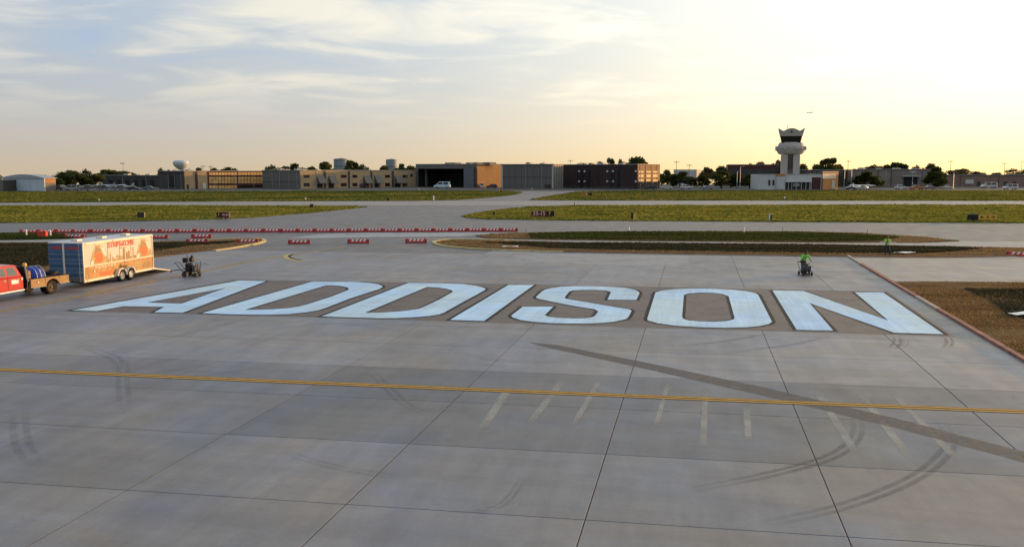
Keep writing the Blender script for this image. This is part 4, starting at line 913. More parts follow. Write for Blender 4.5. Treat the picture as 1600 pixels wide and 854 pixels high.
# ------------------------------------------------------------------ poles
def pole(px, top, Y, label, kind, cat='utility pole'):
    c = atY(px, top, Y); t = empty('utility_pole' if kind == 'cross' else 'light_pole', (c.x, Y, 0), label=label, cat=cat, group='poles along the roofline')
    MB().tube([(0, 0, 0), (0, 0, c.z)], .16, 6, .09).build('mast', M['bark'] if kind == 'cross' else M['steel'], t)
    if kind == 'cross':
        box('cross_arm', M['bark'], t, -1.3, 1.3, -.08, .08, c.z - .8, c.z - .6)
        for x in (-1.2, -.6, .6, 1.2): MB().tube([(x, 0, c.z - .6), (x, 0, c.z - .35)], .07, 5).build('insulator', M['trim'], t)
    elif kind == 'flood':
        box('head_frame', M['steel'], t, -1.2, 1.2, -.1, .1, c.z - .15, c.z)
        for x in (-.9, -.3, .3, .9): box('lamp_head', M['white_wall'], t, x - .22, x + .22, -.4, -.1, c.z - .1, c.z + .3)
    else:
        MB().tube([(0, 0, c.z), (.9, -.3, c.z + .15)], .06, 5).build('arm', M['steel'], t); box('lamp_head', M['white_wall'], t, .7, 1.4, -.45, -.15, c.z + .08, c.z + .22)
pole(192, 255.4, 420, 'tall floodlight mast above the dark warehouse trees', 'flood', 'light pole'); pole(317, 258, 430, 'utility pole left of the thin tree top by the water tower', 'cross'); pole(329, 258.8, 430, 'utility pole right of the thin tree top by the water tower', 'cross')
pole(891, 249.6, 460, 'utility pole above the grey end of the brown hangar roof', 'cross'); pole(1057, 251, 420, 'utility pole left of the small pale block', 'cross'); pole(1077, 256, 420, 'utility pole above the small pale block', 'cross')
pole(1325.5, 250, 430, 'utility pole right of the rusty tree top by the tower', 'cross'); pole(1486, 250, 430, 'utility pole between round tree and brown warehouse', 'cross'); pole(1570, 253.6, 440, 'thin utility pole above the brown warehouse', 'cross'); pole(1597, 251.4, 440, 'utility pole at the right edge', 'cross')
pole(1320, 265.5, 345, 'light pole left of the pair beside the orange lit shed', 'lamp', 'light pole'); pole(1331, 264.4, 345, 'light pole right of the pair beside the orange lit shed', 'lamp', 'light pole'); pole(1426.5, 268.8, 342, 'floodlight mast in front of the loading opening', 'flood', 'light pole'); pole(1490.5, 270, 342, 'light pole at the left end of the brown warehouse', 'lamp', 'light pole'); pole(1157, 260.6, 350, 'thin light pole left of the tower base building', 'lamp', 'light pole'); pole(1152, 268, 345, 'short light pole left of the tower base building', 'lamp', 'light pole')

# ------------------------------------------------------------------ barricades
M['bar_red'] = mat('barricade_red', (.42, .03, .028), .45, .12, 3); M['bar_white'] = mat('barricade_white', (.74, .70, .66), .4, .06, 3)
M['amber'] = mat('amber_lamp', (.55, .12, .04), .25, .1, 2); M['bar_dark'] = mat('barricade_end', (.20, .025, .02), .5, .1, 3)
def make_barricade():
    t = empty('barricade', (0, 0, 0)); L_ = 2.2
    prof = [(-.24, 0), (-.24, .09), (-.15, .16), (-.11, .36), (.11, .36), (.15, .16), (.24, .09), (.24, 0)]
    MB().prism(prof, 0, -L_ / 2, L_ / 2).build('body', M['bar_red'], t, bevel=.02)
    for s_ in (-1, 1): MB().prism([(p[0] * 1.04, p[1] * 1.03 + .003) for p in prof], 0, s_ * L_ / 2 - (.16 if s_ > 0 else -.02), s_ * L_ / 2 + (.02 if s_ > 0 else .16)).build('end_cap', M['bar_dark'], t)
    for k in range(4):
        x = -.72 + k * .40
        for f in (-1, 1):
            y0, y1 = f * .157, f * .117
            MB().add([(x, y0, .165), (x + .2, y0, .165), (x + .34, y1, .352), (x + .14, y1, .352), (x, y0 * .9, .165), (x + .2, y0 * .9, .165), (x + .34, y1 * .9, .352), (x + .14, y1 * .9, .352)], [(0, 1, 2, 3), (7, 6, 5, 4), (0, 4, 5, 1), (1, 5, 6, 2), (2, 6, 7, 3), (3, 7, 4, 0)]).build('stripe', M['bar_white'], t)
        MB().box(x + .16, x + .30, -.10, .0, .352, .364).build('top_stripe', M['bar_white'], t)
    for x in (-.9, .9): MB().lathe([(.075, .36), (.085, .40), (.07, .46), (.03, .49)], 10, (x, 0)).build('warning_lamp', M['amber'], t)
    return t
bproto = make_barricade(); first = [True]
def barricade(p, rz, label, group):
    o = bproto if first[0] else copy_tree(bproto); first[0] = False
    o.location = p; o.rotation_euler = (0, 0, rz); tag(o, label, 'barricade', group); return o
NB = 29; br = random.Random(5)
a_, b_ = G(46, 363.4), G(795, 361.2)
rzrow = math.atan2((b_ - a_).y, (b_ - a_).x)
order = ['first', 'second', 'third', 'fourth', 'fifth', 'sixth', 'seventh', 'eighth', 'ninth', 'tenth', 'eleventh', 'twelfth', 'thirteenth', 'fourteenth', 'fifteenth', 'sixteenth', 'seventeenth', 'eighteenth', 'nineteenth', 'twentieth', 'twenty-first', 'twenty-second', 'twenty-third', 'twenty-fourth', 'twenty-fifth', 'twenty-sixth', 'twenty-seventh', 'twenty-eighth', 'twenty-ninth']
for i in range(NB):
    p = a_.lerp(b_, i / (NB - 1)); p.y += br.uniform(-.12, .12)
    barricade(p, rzrow + br.uniform(-.03, .03), 'red and white low barricade, %s from the left in the long row' % order[i], 'barricades in the long row across the taxiway')
for px_, py_, rz, lb in ((116, 371.4, 3, 'single red striped barricade on the grass behind the blue trailer front'), (247, 372, 2, 'red striped barricade just right of the trailer roof edge'), (315, 371.4, 0, 'upper one of the two stacked looking barricades right of the trailer'), (308, 379, 2, 'red striped barricade below another, nearest the trailer ramp'), (387, 379, 1, 'red striped barricade at the pointed tip of the left soil bed'),
                       (467.5, 380.4, 3, 'lone barricade above the yellow hook mark'), (560, 379.4, 2, 'lone barricade in the middle of the taxiway mouth'), (650, 378.8, 2, 'lone barricade just left of the rounded island tip'), (1594, 400, -24, 'barricade cut by the right edge of the picture')):
    barricade(G(px_, py_), R(rz), lb, 'single barricades on the apron')

# ------------------------------------------------------------------ signs, posts and small airfield fittings
M['sign_red'] = mat('sign_red', (.16, .012, .018), .4, .08, 3); M['sign_black'] = mat('sign_black', (.012, .01, .01), .4, .1, 3); M['sign_yellow'] = mat('sign_yellow', (.66, .37, .04), .45, .08, 3); M['sign_white'] = mat('sign_white', (.62, .58, .55), .4, .03, 3); M['sign_back'] = mat('sign_back', (.045, .028, .024), .6, .1, 3)
def sign(px, py, label, panels, w, h, rz=0, texts=()):
    t = empty('taxiway_sign', G(px, py), R(rz), label=label, cat='airfield sign')
    box('housing', M['sign_black'], t, -w / 2, w / 2, -.12, .12, .22, .22 + h, bevel=.02)
    for k in range(3):
        x = -w / 2 + .25 + k * (w - .5) / 2; MB().tube([(x, 0, 0), (x, 0, .24)], .04, 6).build('leg', M['steel'], t)
    for x0, x1, m in panels: box('panel', M[m], t, x0, x1, -.14, -.122, .26, .18 + h)
    for tx, x, sz, m in texts:
        me = text_mesh(tx, sz, M[m], .006); o = obj('lettering', me, t); o.rotation_euler = (math.pi / 2, 0, 0); o.location = (x, -.148, .22 + h / 2)
    return t
sign(848, 340, 'red and black runway sign reading 33-15 on the right verge', [(-1.8, .62, 'sign_red'), (.66, 1.8, 'sign_black')], 3.64, .84, 4, [('33-15', -.6, .86, 'sign_white'), ('F', 1.1, .8, 'sign_yellow')])
sign(349, 342, 'black and red runway sign reading 15-33 on the left verge', [(-1.05, -.25, 'sign_black'), (-.2, 1.05, 'sign_red')], 2.15, .84, -12, [('F', -.65, .7, 'sign_yellow'), ('15-33', .42, .5, 'sign_white')])
sign(221, 342, 'dark sign seen from its back on the left verge', [(-.62, .62, 'sign_back')], 1.3, .8, -18)
sr = sign(1534, 346, 'yellow direction sign with dark left panel on the right verge', [(-2.1, -.72, 'sign_black'), (-.6, 2.1, 'sign_yellow')], 4.24, .84, 0, [('A', .75, .72, 'sign_black')])
for f, x in ((-1, -.1), (1, 1.55)):
    MB().prism([(x - f * .3, .58), (x, .58), (x, .46), (x + f * .3, .64), (x, .82), (x, .70), (x - f * .3, .70)], 1, -.152, -.142).build('arrow', M['sign_black'], sr)
box('concrete_pad', M['edge_pale'], sr, -2.4, 2.6, -.7, .5, .02, .05)
M['orange_pl'] = mat('orange_plastic', (.62, .06, .03), .5); M['white_pl'] = mat('white_plastic', (.75, .75, .73), .45)
def marker(px, py, label, h, r, m, name='marker_post', cap=None, cat='marker post', base=True):
    t = empty(name, G(px, py), label=label, cat=cat, group='small airfield markers')
    MB().lathe([(r, .02), (r, h * .7), (r * .8, h * .92), (r * .5, h)], 10).build('post', M[m], t)
    if base: MB().lathe([(r * 2.2, 0), (r * 2.2, .05), (r * 1.2, .09)], 10).build('base', M['black'], t)
    if cap: MB().lathe([(r * 1.25, h), (r * 1.3, h + .1), (r * .5, h + .18)], 10).build('cap', M[cap], t)
marker(41.5, 368.5, 'thin white post at the far left end of the barricade row', .75, .09, 'white_pl'); marker(79, 369.6, 'white post right of the red box', .75, .09, 'white_pl')
for px_, py_, lb in ((982.5, 363, 'white post at the back of the far island'), (1162.5, 364, 'white post further right at the back of the far island')): marker(px_, py_, lb, .68, .085, 'white_pl')
for px_, py_, lb in ((1355, 367, 'thin dark stake near the right end of the far island'), (1223, 362.5, 'thin dark stake in the middle of the far island back edge'), (822, 364, 'thin dark stake at the left end of the far island')): marker(px_, py_, lb, .62, .035, 'black', 'stake', None, 'stake', False)
def fitting(px, py, label, w, h, m, cap='black', pad=False):
    t = empty('equipment_box', G(px, py), R(-8), label=label, cat='equipment box', group='small airfield fittings')
    box('cabinet', M[m], t, -w / 2, w / 2, -w * .3, w * .3, .08, h, bevel=.02); box('side_panel', M[cap], t, -w / 2 - .004, -w * .1, -w * .31, -w * .301, .1, h - .04); box('lid', M[cap], t, -w * .53, w * .53, -w * .33, w * .33, h + .002, h + .05)
    if pad: box('pad', M['edge_pale'], t, -w, w, -w * .8, w * .8, .02, .08)
fitting(990, 343, 'yellow and dark upright equipment box on the right verge', .75, 1.05, 'sign_yellow', 'sign_black', True); fitting(1203.5, 345, 'dark post with a white cap on the right verge', .42, .95, 'sign_black', 'white_pl', True)
fitting(487.5, 324.4, 'small dark box on the tip of the left verge', .7, .65, 'sign_black'); fitting(607, 313.4, 'small dark box at the runway edge left of the white stake', .6, .62, 'sign_black'); fitting(782, 300.4, 'small dark and yellow box beside the grey hangar corner', 1.0, .9, 'sign_black', 'sign_yellow'); fitting(922.5, 306.4, 'small dark box on the grass below the brown hangar', 1.0, .9, 'sign_black'); fitting(772, 336.4, 'tiny dark box on the tip of the right verge', .4, .5, 'sign_black')
fitting(912, 306.2, 'orange flat board on the grass below the brown hangar', 1.6, .9, 'sunset_orange', 'sunset_orange')
marker(677.5, 313.8, 'white stake at the runway edge in the middle', 1.3, .14, 'white_pl'); marker(897.5, 324, 'dark stake on the right verge above the runway sign', 1.05, .1, 'black', 'stake'); marker(946.5, 312.6, 'dark stake at the far runway edge', .9, .12, 'black', 'stake')
for px_, py_, lb in ((155, 314.4, 'white runway edge light on the far left'), (477.5, 312.6, 'white runway edge light left of the middle'), (1226, 311, 'white runway edge light right of the middle'), (655, 296.6, 'white edge light by the open hangar ramp'), (831, 296.6, 'white edge light by the grey hangar')): marker(px_, py_, lb, .4, .16, 'white_pl', 'edge_light', 'white_pl', 'edge light')
rb = empty('red_box', G(67, 371), R(6), label='plain red plastic box on the grass behind the trailer', cat='box'); box('tub', M['orange_pl'], rb, -.45, .45, -.3, .3, .06, .62, bevel=.03); box('lid', M['orange_pl'], rb, -.48, .48, -.33, .33, .624, .72, bevel=.02)
# pale sheets lying in the beds, one in place of bright puddles
def cloth(px, py, w, d, label, z=.16):
    rr = random.Random(int(px)); n = 10; vs = []; p = G(px, py)
    for i in range(n + 1):
        for j in range(n + 1):
            x, y = (i / n - .5) * w, (j / n - .5) * d; vs.append((x + rr.uniform(-.05, .05), y + .2 * math.sin(x), .13 + z * (.5 + .5 * mnoise.noise(Vector((x * 1.1, y * 1.6, px))))))
    o = MB().add(vs, [(i * (n + 1) + j, i * (n + 1) + j + 1, (i + 1) * (n + 1) + j + 1, (i + 1) * (n + 1) + j) for i in range(n) for j in range(n)]).build('pale_sheet', M['white_pl'], None, True)
    o.location = (p.x, p.y, 0); sd_ = o.modifiers.new('thickness', 'SOLIDIFY'); sd_.thickness = .01; tag(o, label, 'plastic sheet', 'plastic sheets')
cloth(1594, 495, 1.0, .8, 'white plastic sheet by the dark patch in the corner bed'); cloth(1413, 397.6, 1.7, .9, 'white sheet in place of puddles on the island behind the standing worker'); cloth(797, 388, 1.5, .6, 'white plastic sheet at the left end of the near island')

# ------------------------------------------------------------------ enclosed trailer
M['tr_blue'] = mat('trailer_blue', (.035, .09, .17), .45, .15, 1.2); M['tr_roof'] = mat('trailer_roof', (.50, .52, .54), .5, .08, .8)
M['tr_cream'] = mat('trailer_cream', (.60, .49, .43), .5, .07, 1.0); M['tr_rail'] = mat('trailer_rail', (.72, .64, .50), .4, .04, 2)
M['tr_tan'] = mat('trailer_tan', (.38, .18, .055), .5, .35, 2.2); M['tr_brown'] = mat('print_brown', (.26, .15, .055), .5, .2, 3); M['tr_olive'] = mat('print_olive', (.36, .25, .10), .5, .3, 3)
M['tr_orange'] = mat('print_orange', (.72, .10, .02), .5, .15, 4); M['tr_red'] = mat('print_red', (.55, .06, .04), .5, .1, 4); M['tr_pale'] = mat('print_pale', (.66, .56, .47), .5, .1, 3); M['tr_grey'] = mat('trailer_grey', (.13, .135, .14), .5, .1, 2); M['tr_panel'] = mat('trailer_blue_slat', (.055, .12, .215), .35, .2, 2)
TAZ = 10.4
tr = empty('enclosed_trailer', G(132, 450.4), R(-TAZ), label='enclosed cargo trailer with printed gold side and blue front, ramp lowered', cat='trailer')
TL_, TWD, Z0, Z1 = 7.55, 2.42, .42, 2.86
body = MB().prism([(-TWD, 0), (-TWD + .16, -.13), (-.16, -.13), (0, 0), (0, TL_), (-TWD, TL_)], 2, Z0, Z1 - .004).build('body', M['tr_cream'], tr)
MB().prism([(-TWD - .02, -.01), (-TWD + .15, -.17), (-.15, -.17), (.02, -.01), (.02, TL_ + .02), (-TWD - .02, TL_ + .02)], 2, Z1, Z1 + .05).build('roof', M['tr_roof'], tr, bevel=.02)
for y in (1.1, 3.6, 6.2):
    v_ = box('roof_vent', M['tr_rail'], tr, -TWD / 2 - .25, -TWD / 2 + .25, y - .25, y + .25, Z1 + .052, Z1 + .18, bevel=.03)
def print_(name, pts, m, x=.006): return MB().prism(pts, 0, .002, x).build(name, M[m], tr)
def rect_(name, y0, y1, z0, z1, m, x=.006): return print_(name, [(y0, z0), (y1, z0), (y1, z1), (y0, z1)], m, x)
# slatted blue nose panels
NP = [Vector((-TWD, 0)), Vector((-TWD + .16, -.13)), Vector((-.16, -.13)), Vector((0, 0))]
for a, b in zip(NP[:-1], NP[1:]):
    d = (b - a).normalized(); nn = Vector((d.y, -d.x))
    for k in range(6):
        z0 = Z0 + .3 + k * .29; pa, pb = a + d * .02, b - d * .02
        q = [pa + nn * .003, pb + nn * .003, pb + nn * .03, pa + nn * .03]
        MB().prism([tuple(w_) for w_ in q], 2, z0, z0 + .265).build('nose_slat', M['tr_panel'] if k % 2 else M['tr_blue'], tr, bevel=.008)
    q = [a + d * .02 + nn * .003, b - d * .02 + nn * .003, b - d * .02 + nn * .02, a + d * .02 + nn * .02]
    MB().prism([tuple(w_) for w_ in q], 2, Z0 + .01, Z0 + .28).build('stone_guard', M['tr_grey'], tr)
    MB().prism([tuple(w_) for w_ in q], 2, Z1 - .64 + .005, Z1 - .02).build('sign_band', M['tr_panel'], tr)
box('nose_trim', M['tr_rail'], tr, -TWD / 2 - .06, -TWD / 2 + .06, -.20, -.135, Z0 + .3, Z1 - .02, bevel=.01)
for tx, cx_ in (('STRIPE', -TWD / 2 - .52), ('-A-ZONE', -TWD / 2 + .54)):
    me = text_mesh(tx, .25, M['tr_red'], .010); o = obj('front_lettering', me, tr); o.rotation_euler = (math.pi / 2, 0, 0); o.location = (cx_, -.158, Z1 - .30)
# side print
ZM = 1.36
rect_('lower_panel', .06, TL_ - .06, Z0 + .1, ZM - .05, 'tr_tan', .006)
for a, b, c, e, m in ((.25, 1.2, .62, .85, 'tr_olive'), (1.35, 2.3, 1.02, 1.12, 'tr_olive'), (1.5, 2.9, .6, .85, 'tr_orange'), (5.3, 6.1, .7, 1.15, 'tr_olive'), (6.3, 7.2, .6, 1.0, 'tr_brown')): rect_('print_block', a, b, c, e, m, .010)
for k in range(9): rect_('print_band', .5 + k * .32, .72 + k * .32, 1.16, 1.24, 'tr_pale', .013)
def blob(cy, cz, ry, rz, n=22, seed=0, j=.0):
    rr = random.Random(seed); return [(cy + ry * math.cos(2 * math.pi * k / n) * (1 + rr.uniform(-j, j)), cz + rz * math.sin(2 * math.pi * k / n) * (1 + rr.uniform(-j, j))) for k in range(n)]
for cy, s_, sd_ in ((1.62, 1.0, 1), (6.55, 1.02, 2)):
    print_('print_backdrop', [(cy - 1.0 * s_, ZM + .04), (cy - .85 * s_, 1.75), (cy - .62 * s_, 2.25), (cy - .3 * s_, 2.6), (cy + .05, 2.66), (cy + .42 * s_, 2.5), (cy + .72 * s_, 2.1), (cy + .82 * s_, 1.7), (cy + .9 * s_, ZM + .04)], 'tr_olive', .008)
    print_('print_pale_patch', [(cy + .1, 2.58), (cy + .5, 2.4), (cy + .72, 2.02), (cy + .62, 1.8), (cy + .32, 2.1), (cy + .18, 2.4)], 'tr_pale', .011)
    print_('print_pale_patch', [(cy - .95, ZM + .05), (cy - .85, 1.62), (cy - .62, 1.72), (cy - .55, 1.5), (cy - .7, ZM + .05)], 'tr_pale', .011)
    print_('print_brown_patch', [(cy - .5, 2.12), (cy - .28, 2.42), (cy + .02, 2.46), (cy + .2, 2.3), (cy + .24, 2.05), (cy - .1, 1.95), (cy - .46, 1.92)], 'tr_brown', .012)
    print_('print_disc', blob(cy - .02, 1.80, .40, .34, 22, sd_, .04), 'tr_orange', .015)
    print_('print_streak', [(cy - .6, 1.98), (cy - .3, 2.1), (cy + .05, 2.1), (cy - .1, 1.95), (cy - .5, 1.86)], 'tr_orange', .014)
rr = random.Random(4); y = 2.55
while y < 5.45:
    w_ = rr.uniform(.10, .24); h_ = rr.choice((.28, .4, .55, .72, .85)) * rr.uniform(.8, 1.1)
    print_('print_skyline', [(y, ZM + .04), (y + w_, ZM + .04), (y + w_, ZM + h_ * .85), (y + w_ * .5, ZM + h_), (y, ZM + h_ * .85)], rr.choice(('tr_brown', 'tr_olive')), .011); y += w_ + rr.uniform(.0, .12)
for tx, cy, cz, sz in (('STRIPE', 3.25, 2.52, .48), ('-A-', 4.06, 2.50, .3), ('ZONE', 4.72, 2.52, .48)):
    me = text_mesh(tx, sz, M['tr_red'], .014); o = obj('side_lettering', me, tr); o.rotation_euler = (math.pi / 2, 0, math.pi / 2); o.location = (.012, cy, cz)
rect_('print_line', 3.7, 4.5, 2.22, 2.27, 'tr_brown', .012)
for z0, z1, x in ((Z1 - .10, Z1 + .01, .05), (ZM - .03, ZM + .03, .035), (Z0 - .04, Z0 + .09, .05)): rect_('side_rail', 0, TL_, z0, z1, 'tr_rail', x)
for y in (0.03, TL_ - .03): rect_('corner_post', y - .03, y + .03, Z0 + .092, Z1 - .102, 'tr_rail', .04)
for k in range(1, 6): rect_('panel_seam', k * 1.25 - .008, k * 1.25 + .008, ZM + .035, Z1 - .105, 'tr_olive', .0165)
for y_ in (.25, 3.0, TL_ - .25): box('marker_lamp', M['amber'], tr, .052, .075, y_ - .05, y_ + .05, Z1 - .08, Z1 - .02)
for y_ in (.25, 2.6, TL_ - .25): box('marker_lamp', M['amber'], tr, .052, .075, y_ - .05, y_ + .05, Z0 + .0, Z0 + .06)
sdoor = rect_('side_door', .42, 1.12, Z0 + .14, Z0 + .9, 'tr_tan', .017); box('handle', M['steel'], sdoor, .018, .05, .98, 1.06, Z0 + .5, Z0 + .62)
MB().tube([(-TWD * .5, -1.0, .05), (-TWD * .5, -1.0, .75)], .04, 6).build('jack', M['steel'], tr)
# fenders and wheels
for y in (3.62, 4.58):
    fn = [(y + .5 * math.cos(math.pi * k / 10), .42 + .5 * math.sin(math.pi * k / 10)) for k in range(11)] + [(y + .42 * math.cos(math.pi * k / 10), .42 + .42 * math.sin(math.pi * k / 10)) for k in range(10, -1, -1)]
    MB().prism(fn, 0, .012, .26).build('fender', M['tr_rail'], tr)
    MB().prism([(y + .42 * math.cos(math.pi * k / 10), .42 + .42 * math.sin(math.pi * k / 10)) for k in range(11)], 0, .003, .014).build('wheel_well', M['black'], tr)
    wheel(tr, .10, y, .39, .24, 'tr_rail'); wheel(tr, -TWD - .10, y, .39, .24, 'tr_rail')
MB().box(-TWD + .3, -.3, .3, TL_ - .2, .28, Z0 - .045).build('chassis', M['black'], tr)
MB().tube([(-TWD * .5, -.3, .45), (-TWD * .5, -1.5, .5)], .06, 6).tube([(-TWD + .5, .2, .4), (-TWD * .5, -1.4, .48)], .05, 6).tube([(-.5, .2, .4), (-TWD * .5, -1.4, .48)], .05, 6).build('tow_bar', M['black'], tr)
MB().add([(-TWD + .06, TL_ + .03, Z0 + .06), (-.06, TL_ + .03, Z0 + .06), (-.06, TL_ + 2.25, .06), (-TWD + .06, TL_ + 2.25, .06), (-TWD + .06, TL_ + .03, Z0 - .03), (-.06, TL_ + .03, Z0 - .03), (-.06, TL_ + 2.25, .01), (-TWD + .06, TL_ + 2.25, .01)], [(0, 1, 2, 3), (4, 5, 6, 7), (0, 1, 5, 4), (1, 2, 6, 5), (2, 3, 7, 6), (3, 0, 4, 7)]).build('ramp_door', M['tr_rail'], tr)
box('rear_opening', M['unlit_black'], tr, -TWD + .1, -.1, TL_ + .003, TL_ + .015, Z0 + .1, Z1 - .12)  # dark panel stands for the unlit trailer interior

# ------------------------------------------------------------------ red flatbed truck
tk = empty('flatbed_truck', G(82, 458.8), R(-20), label='red crew cab flatbed truck with brown tool boxes, cut by the left edge', cat='truck')
M['tk_red'] = mat('truck_red', (.50, .028, .018), .3, .08, 1, coat=.6); M['tk_box'] = mat('toolbox_bronze', (.30, .17, .06), .45, .25, 2.5); M['chrome'] = mat('chrome', (.6, .58, .55), .2, .05, 2, metal=.9)
TW = 2.1
M['dusty'] = mat('dusty_rim', (.13, .085, .05), .6, .3, 5)
cabp = [(-1.9, .55), (-1.9, 1.30), (-4.35, 1.30), (-4.45, 1.18), (-5.75, 1.12), (-5.95, 1.0), (-5.98, .5), (-5.2, .45), (-4.4, .5)]
MB().prism(cabp, 0, -TW + .05, -.05).build('cab_body', M['tk_red'], tk, bevel=.06)
gh = [(-1.95, 1.302), (-2.12, 1.93), (-2.35, 2.0), (-3.6, 2.0), (-3.75, 1.95), (-4.4, 1.302)]
loft([[(-.09, y, z) if z < 1.4 else (-.30, y, z) for y, z in gh], [(-TW + .09, y, z) if z < 1.4 else (-TW + .30, y, z) for y, z in gh]]).build('cab_roof', M['tk_red'], tk, bevel=.05)
def side_quad(name, pts, m, e=.012):
    P = [(-.09 - .21 * max(0, (z - 1.302) / .63) + e, y, z) for y, z in pts]
    return MB().add(P + [(x - .02, y, z) for x, y, z in P], [tuple(range(len(P))), tuple(range(2 * len(P) - 1, len(P) - 1, -1))] + [(i, (i + 1) % len(P), (i + 1) % len(P) + len(P), i + len(P)) for i in range(len(P))]).build(name, m, tk)
M['tk_glass'] = mat('truck_glass', (.10, .12, .11), .1, .1, 1, spec=.7)
dr = side_quad('side_window', [(-2.22, 1.40), (-2.86, 1.40), (-2.84, 1.86), (-2.36, 1.86)], M['tk_glass']); side_quad('side_window', [(-3.0, 1.40), (-4.1, 1.40), (-3.72, 1.86), (-2.98, 1.86)], M['tk_glass'])
for y0, y1 in ((-2.95, -2.1), (-4.2, -2.97)):
    d_ = box('door', M['tk_red'], tk, -.052, -.035, y0 + .012, y1 - .012, .66, 1.285, bevel=.008); box('handle', M['chrome'], d_, -.034, -.005, y1 - .28, y1 - .1, 1.12, 1.17)
box('door_sign', M['white_pl'], tk, -.034, -.028, -2.72, -2.25, .92, 1.16); box('wheel_trim', M['tk_red'], tk, -.06, .03, -5.5, -4.6, .78, .9, bevel=.02)
box('mirror', M['black'], tk, .05, .24, -3.98, -3.88, 1.36, 1.66, bevel=.02); box('tail_marker', M['head'], tk, -.05, -.02, -2.08, -1.96, 1.1, 1.22)
MB().tube([(-.04, -1.92, .5), (-.02, -4.4, .45)], .06, 6).build('side_step', M['chrome'], tk)
# utility body
box('deck', M['black'], tk, -TW - .12, .06, -1.62, 1.22, .98, 1.06)
fb = box('tool_box', M['tk_box'], tk, -.5, .10, -1.55, -.52, .58, 1.055, bevel=.015); box('latch', M['chrome'], fb, .102, .12, -1.1, -1.0, .78, .9); box('lid_edge', M['chrome'], fb, -.5, .13, -1.57, -.5, .545, .578)
rbx = box('tool_box', M['tk_box'], tk, -.5, .10, .50, 1.20, .62, 1.055, bevel=.015); box('lid_edge', M['chrome'], rbx, -.5, .13, .5, 1.24, .585, .618)
ar = [(.52 * math.cos(math.pi * k / 10), .42 + .60 * math.sin(math.pi * k / 10)) for k in range(11)] + [(-.5, 1.056), (.5, 1.056)][::1]
MB().prism([(.5 * math.cos(math.pi * k / 10), .45 + .5 * math.sin(math.pi * k / 10)) for k in range(11)] + [(-.5, 1.056), (.49, 1.056)], 0, .03, .10).build('wheel_arch', M['tk_box'], tk)
for x in (-.12, -TW + .1): wheel(tk, x, 0, .42, .26, 'dusty'); wheel(tk, x, -4.95, .42, .26, 'steel')
wheel(tk, -.42, 0, .42, .24, 'dusty')
MB().box(-TW + .5, -.5, -5.6, 1.1, .5, .75).build('chassis', M['black'], tk)
box('headache_rack', M['black'], tk, -TW, 0, -1.72, -1.64, .6, 1.85); MB().tube([(.02, -1.66, .95), (-.02, -1.8, 1.9)], .05, 8).build('exhaust_stack', M['chrome'], tk)
bc_ = MB().lathe([(.1, 1.86), (.12, 1.9), (.11, 2.02), (.05, 2.06)], 10, (-.1, -1.72)).build('beacon', mat('beacon_amber', (.75, .42, .10), .3, .1, 2), tk)
# load
tp = empty('blue_tarp', (0, 0, 0), label='bunched blue tarpaulin on the truck deck', cat='tarpaulin')
vs = []; nu, nv = 24, 12
for i in range(nu):
    for j in range(nv + 1):
        a = 2 * math.pi * i / nu; b = math.pi / 2 * j / nv; rr_ = 1 + .16 * mnoise.noise(Vector((math.cos(a) * 2.2, math.sin(a) * 2.2, b * 3))) + .05 * math.sin(a * 9)
        vs.append((.55 * math.cos(a) * math.cos(b) * rr_, .52 * math.sin(a) * math.cos(b) * rr_, .62 * math.sin(b) * rr_))
MB().add(vs, [(i * (nv + 1) + j, ((i + 1) % nu) * (nv + 1) + j, ((i + 1) % nu) * (nv + 1) + j + 1, i * (nv + 1) + j + 1) for i in range(nu) for j in range(nv)]).build('sheet', mat('blue_tarp', (.02, .06, .38), .4, .3, 5), tp, True)
for k in range(3): MB().tube([(.6 * math.cos(q), -.3 + k * .28 , .66 * math.sin(q) + .02) for q in [math.pi * u / 8 for u in range(9)]], .015, 5).build('cord', M['white_pl'], tp)
def on_truck(x, y, z):
    c, s_ = math.cos(R(-20)), math.sin(R(-20)); l = tk.location; return Vector((l.x + x * c - y * s_, l.y + x * s_ + y * c, z))
tp.location = on_truck(-.75, -.55, 1.06); tp.rotation_euler = (0, 0, R(-20))
dm = empty('brass_drum', on_truck(-.55, -1.28, 1.06), R(-20), label='tan drum strapped behind the truck cab', cat='drum'); MB().lathe([(.22, 0), (.24, .02), (.24, .2), (.25, .22), (.24, .24), (.24, .42), (.2, .46)], 18).build('shell', M['tk_box'], dm); MB().lathe([(.06, .46), (.06, .5)], 10).build('cap', M['chrome'], dm)
hz_ = empty('hose_coil', on_truck(-.7, .55, 1.06), R(-20), label='dark hose heap at the rear of the truck deck', cat='hose')
MB().tube([((.3 + .02 * k / 6) * math.cos(k * .5), (.3 + .02 * k / 6) * math.sin(k * .5), .04 + .012 * k / 4) for k in range(60)], .03, 6).build('hose', M['black'], hz_); MB().lathe([(.06, 0), (.09, .02), (.06, .18)], 8, (.15, -.1)).build('nozzle', M['tr_orange'], hz_)

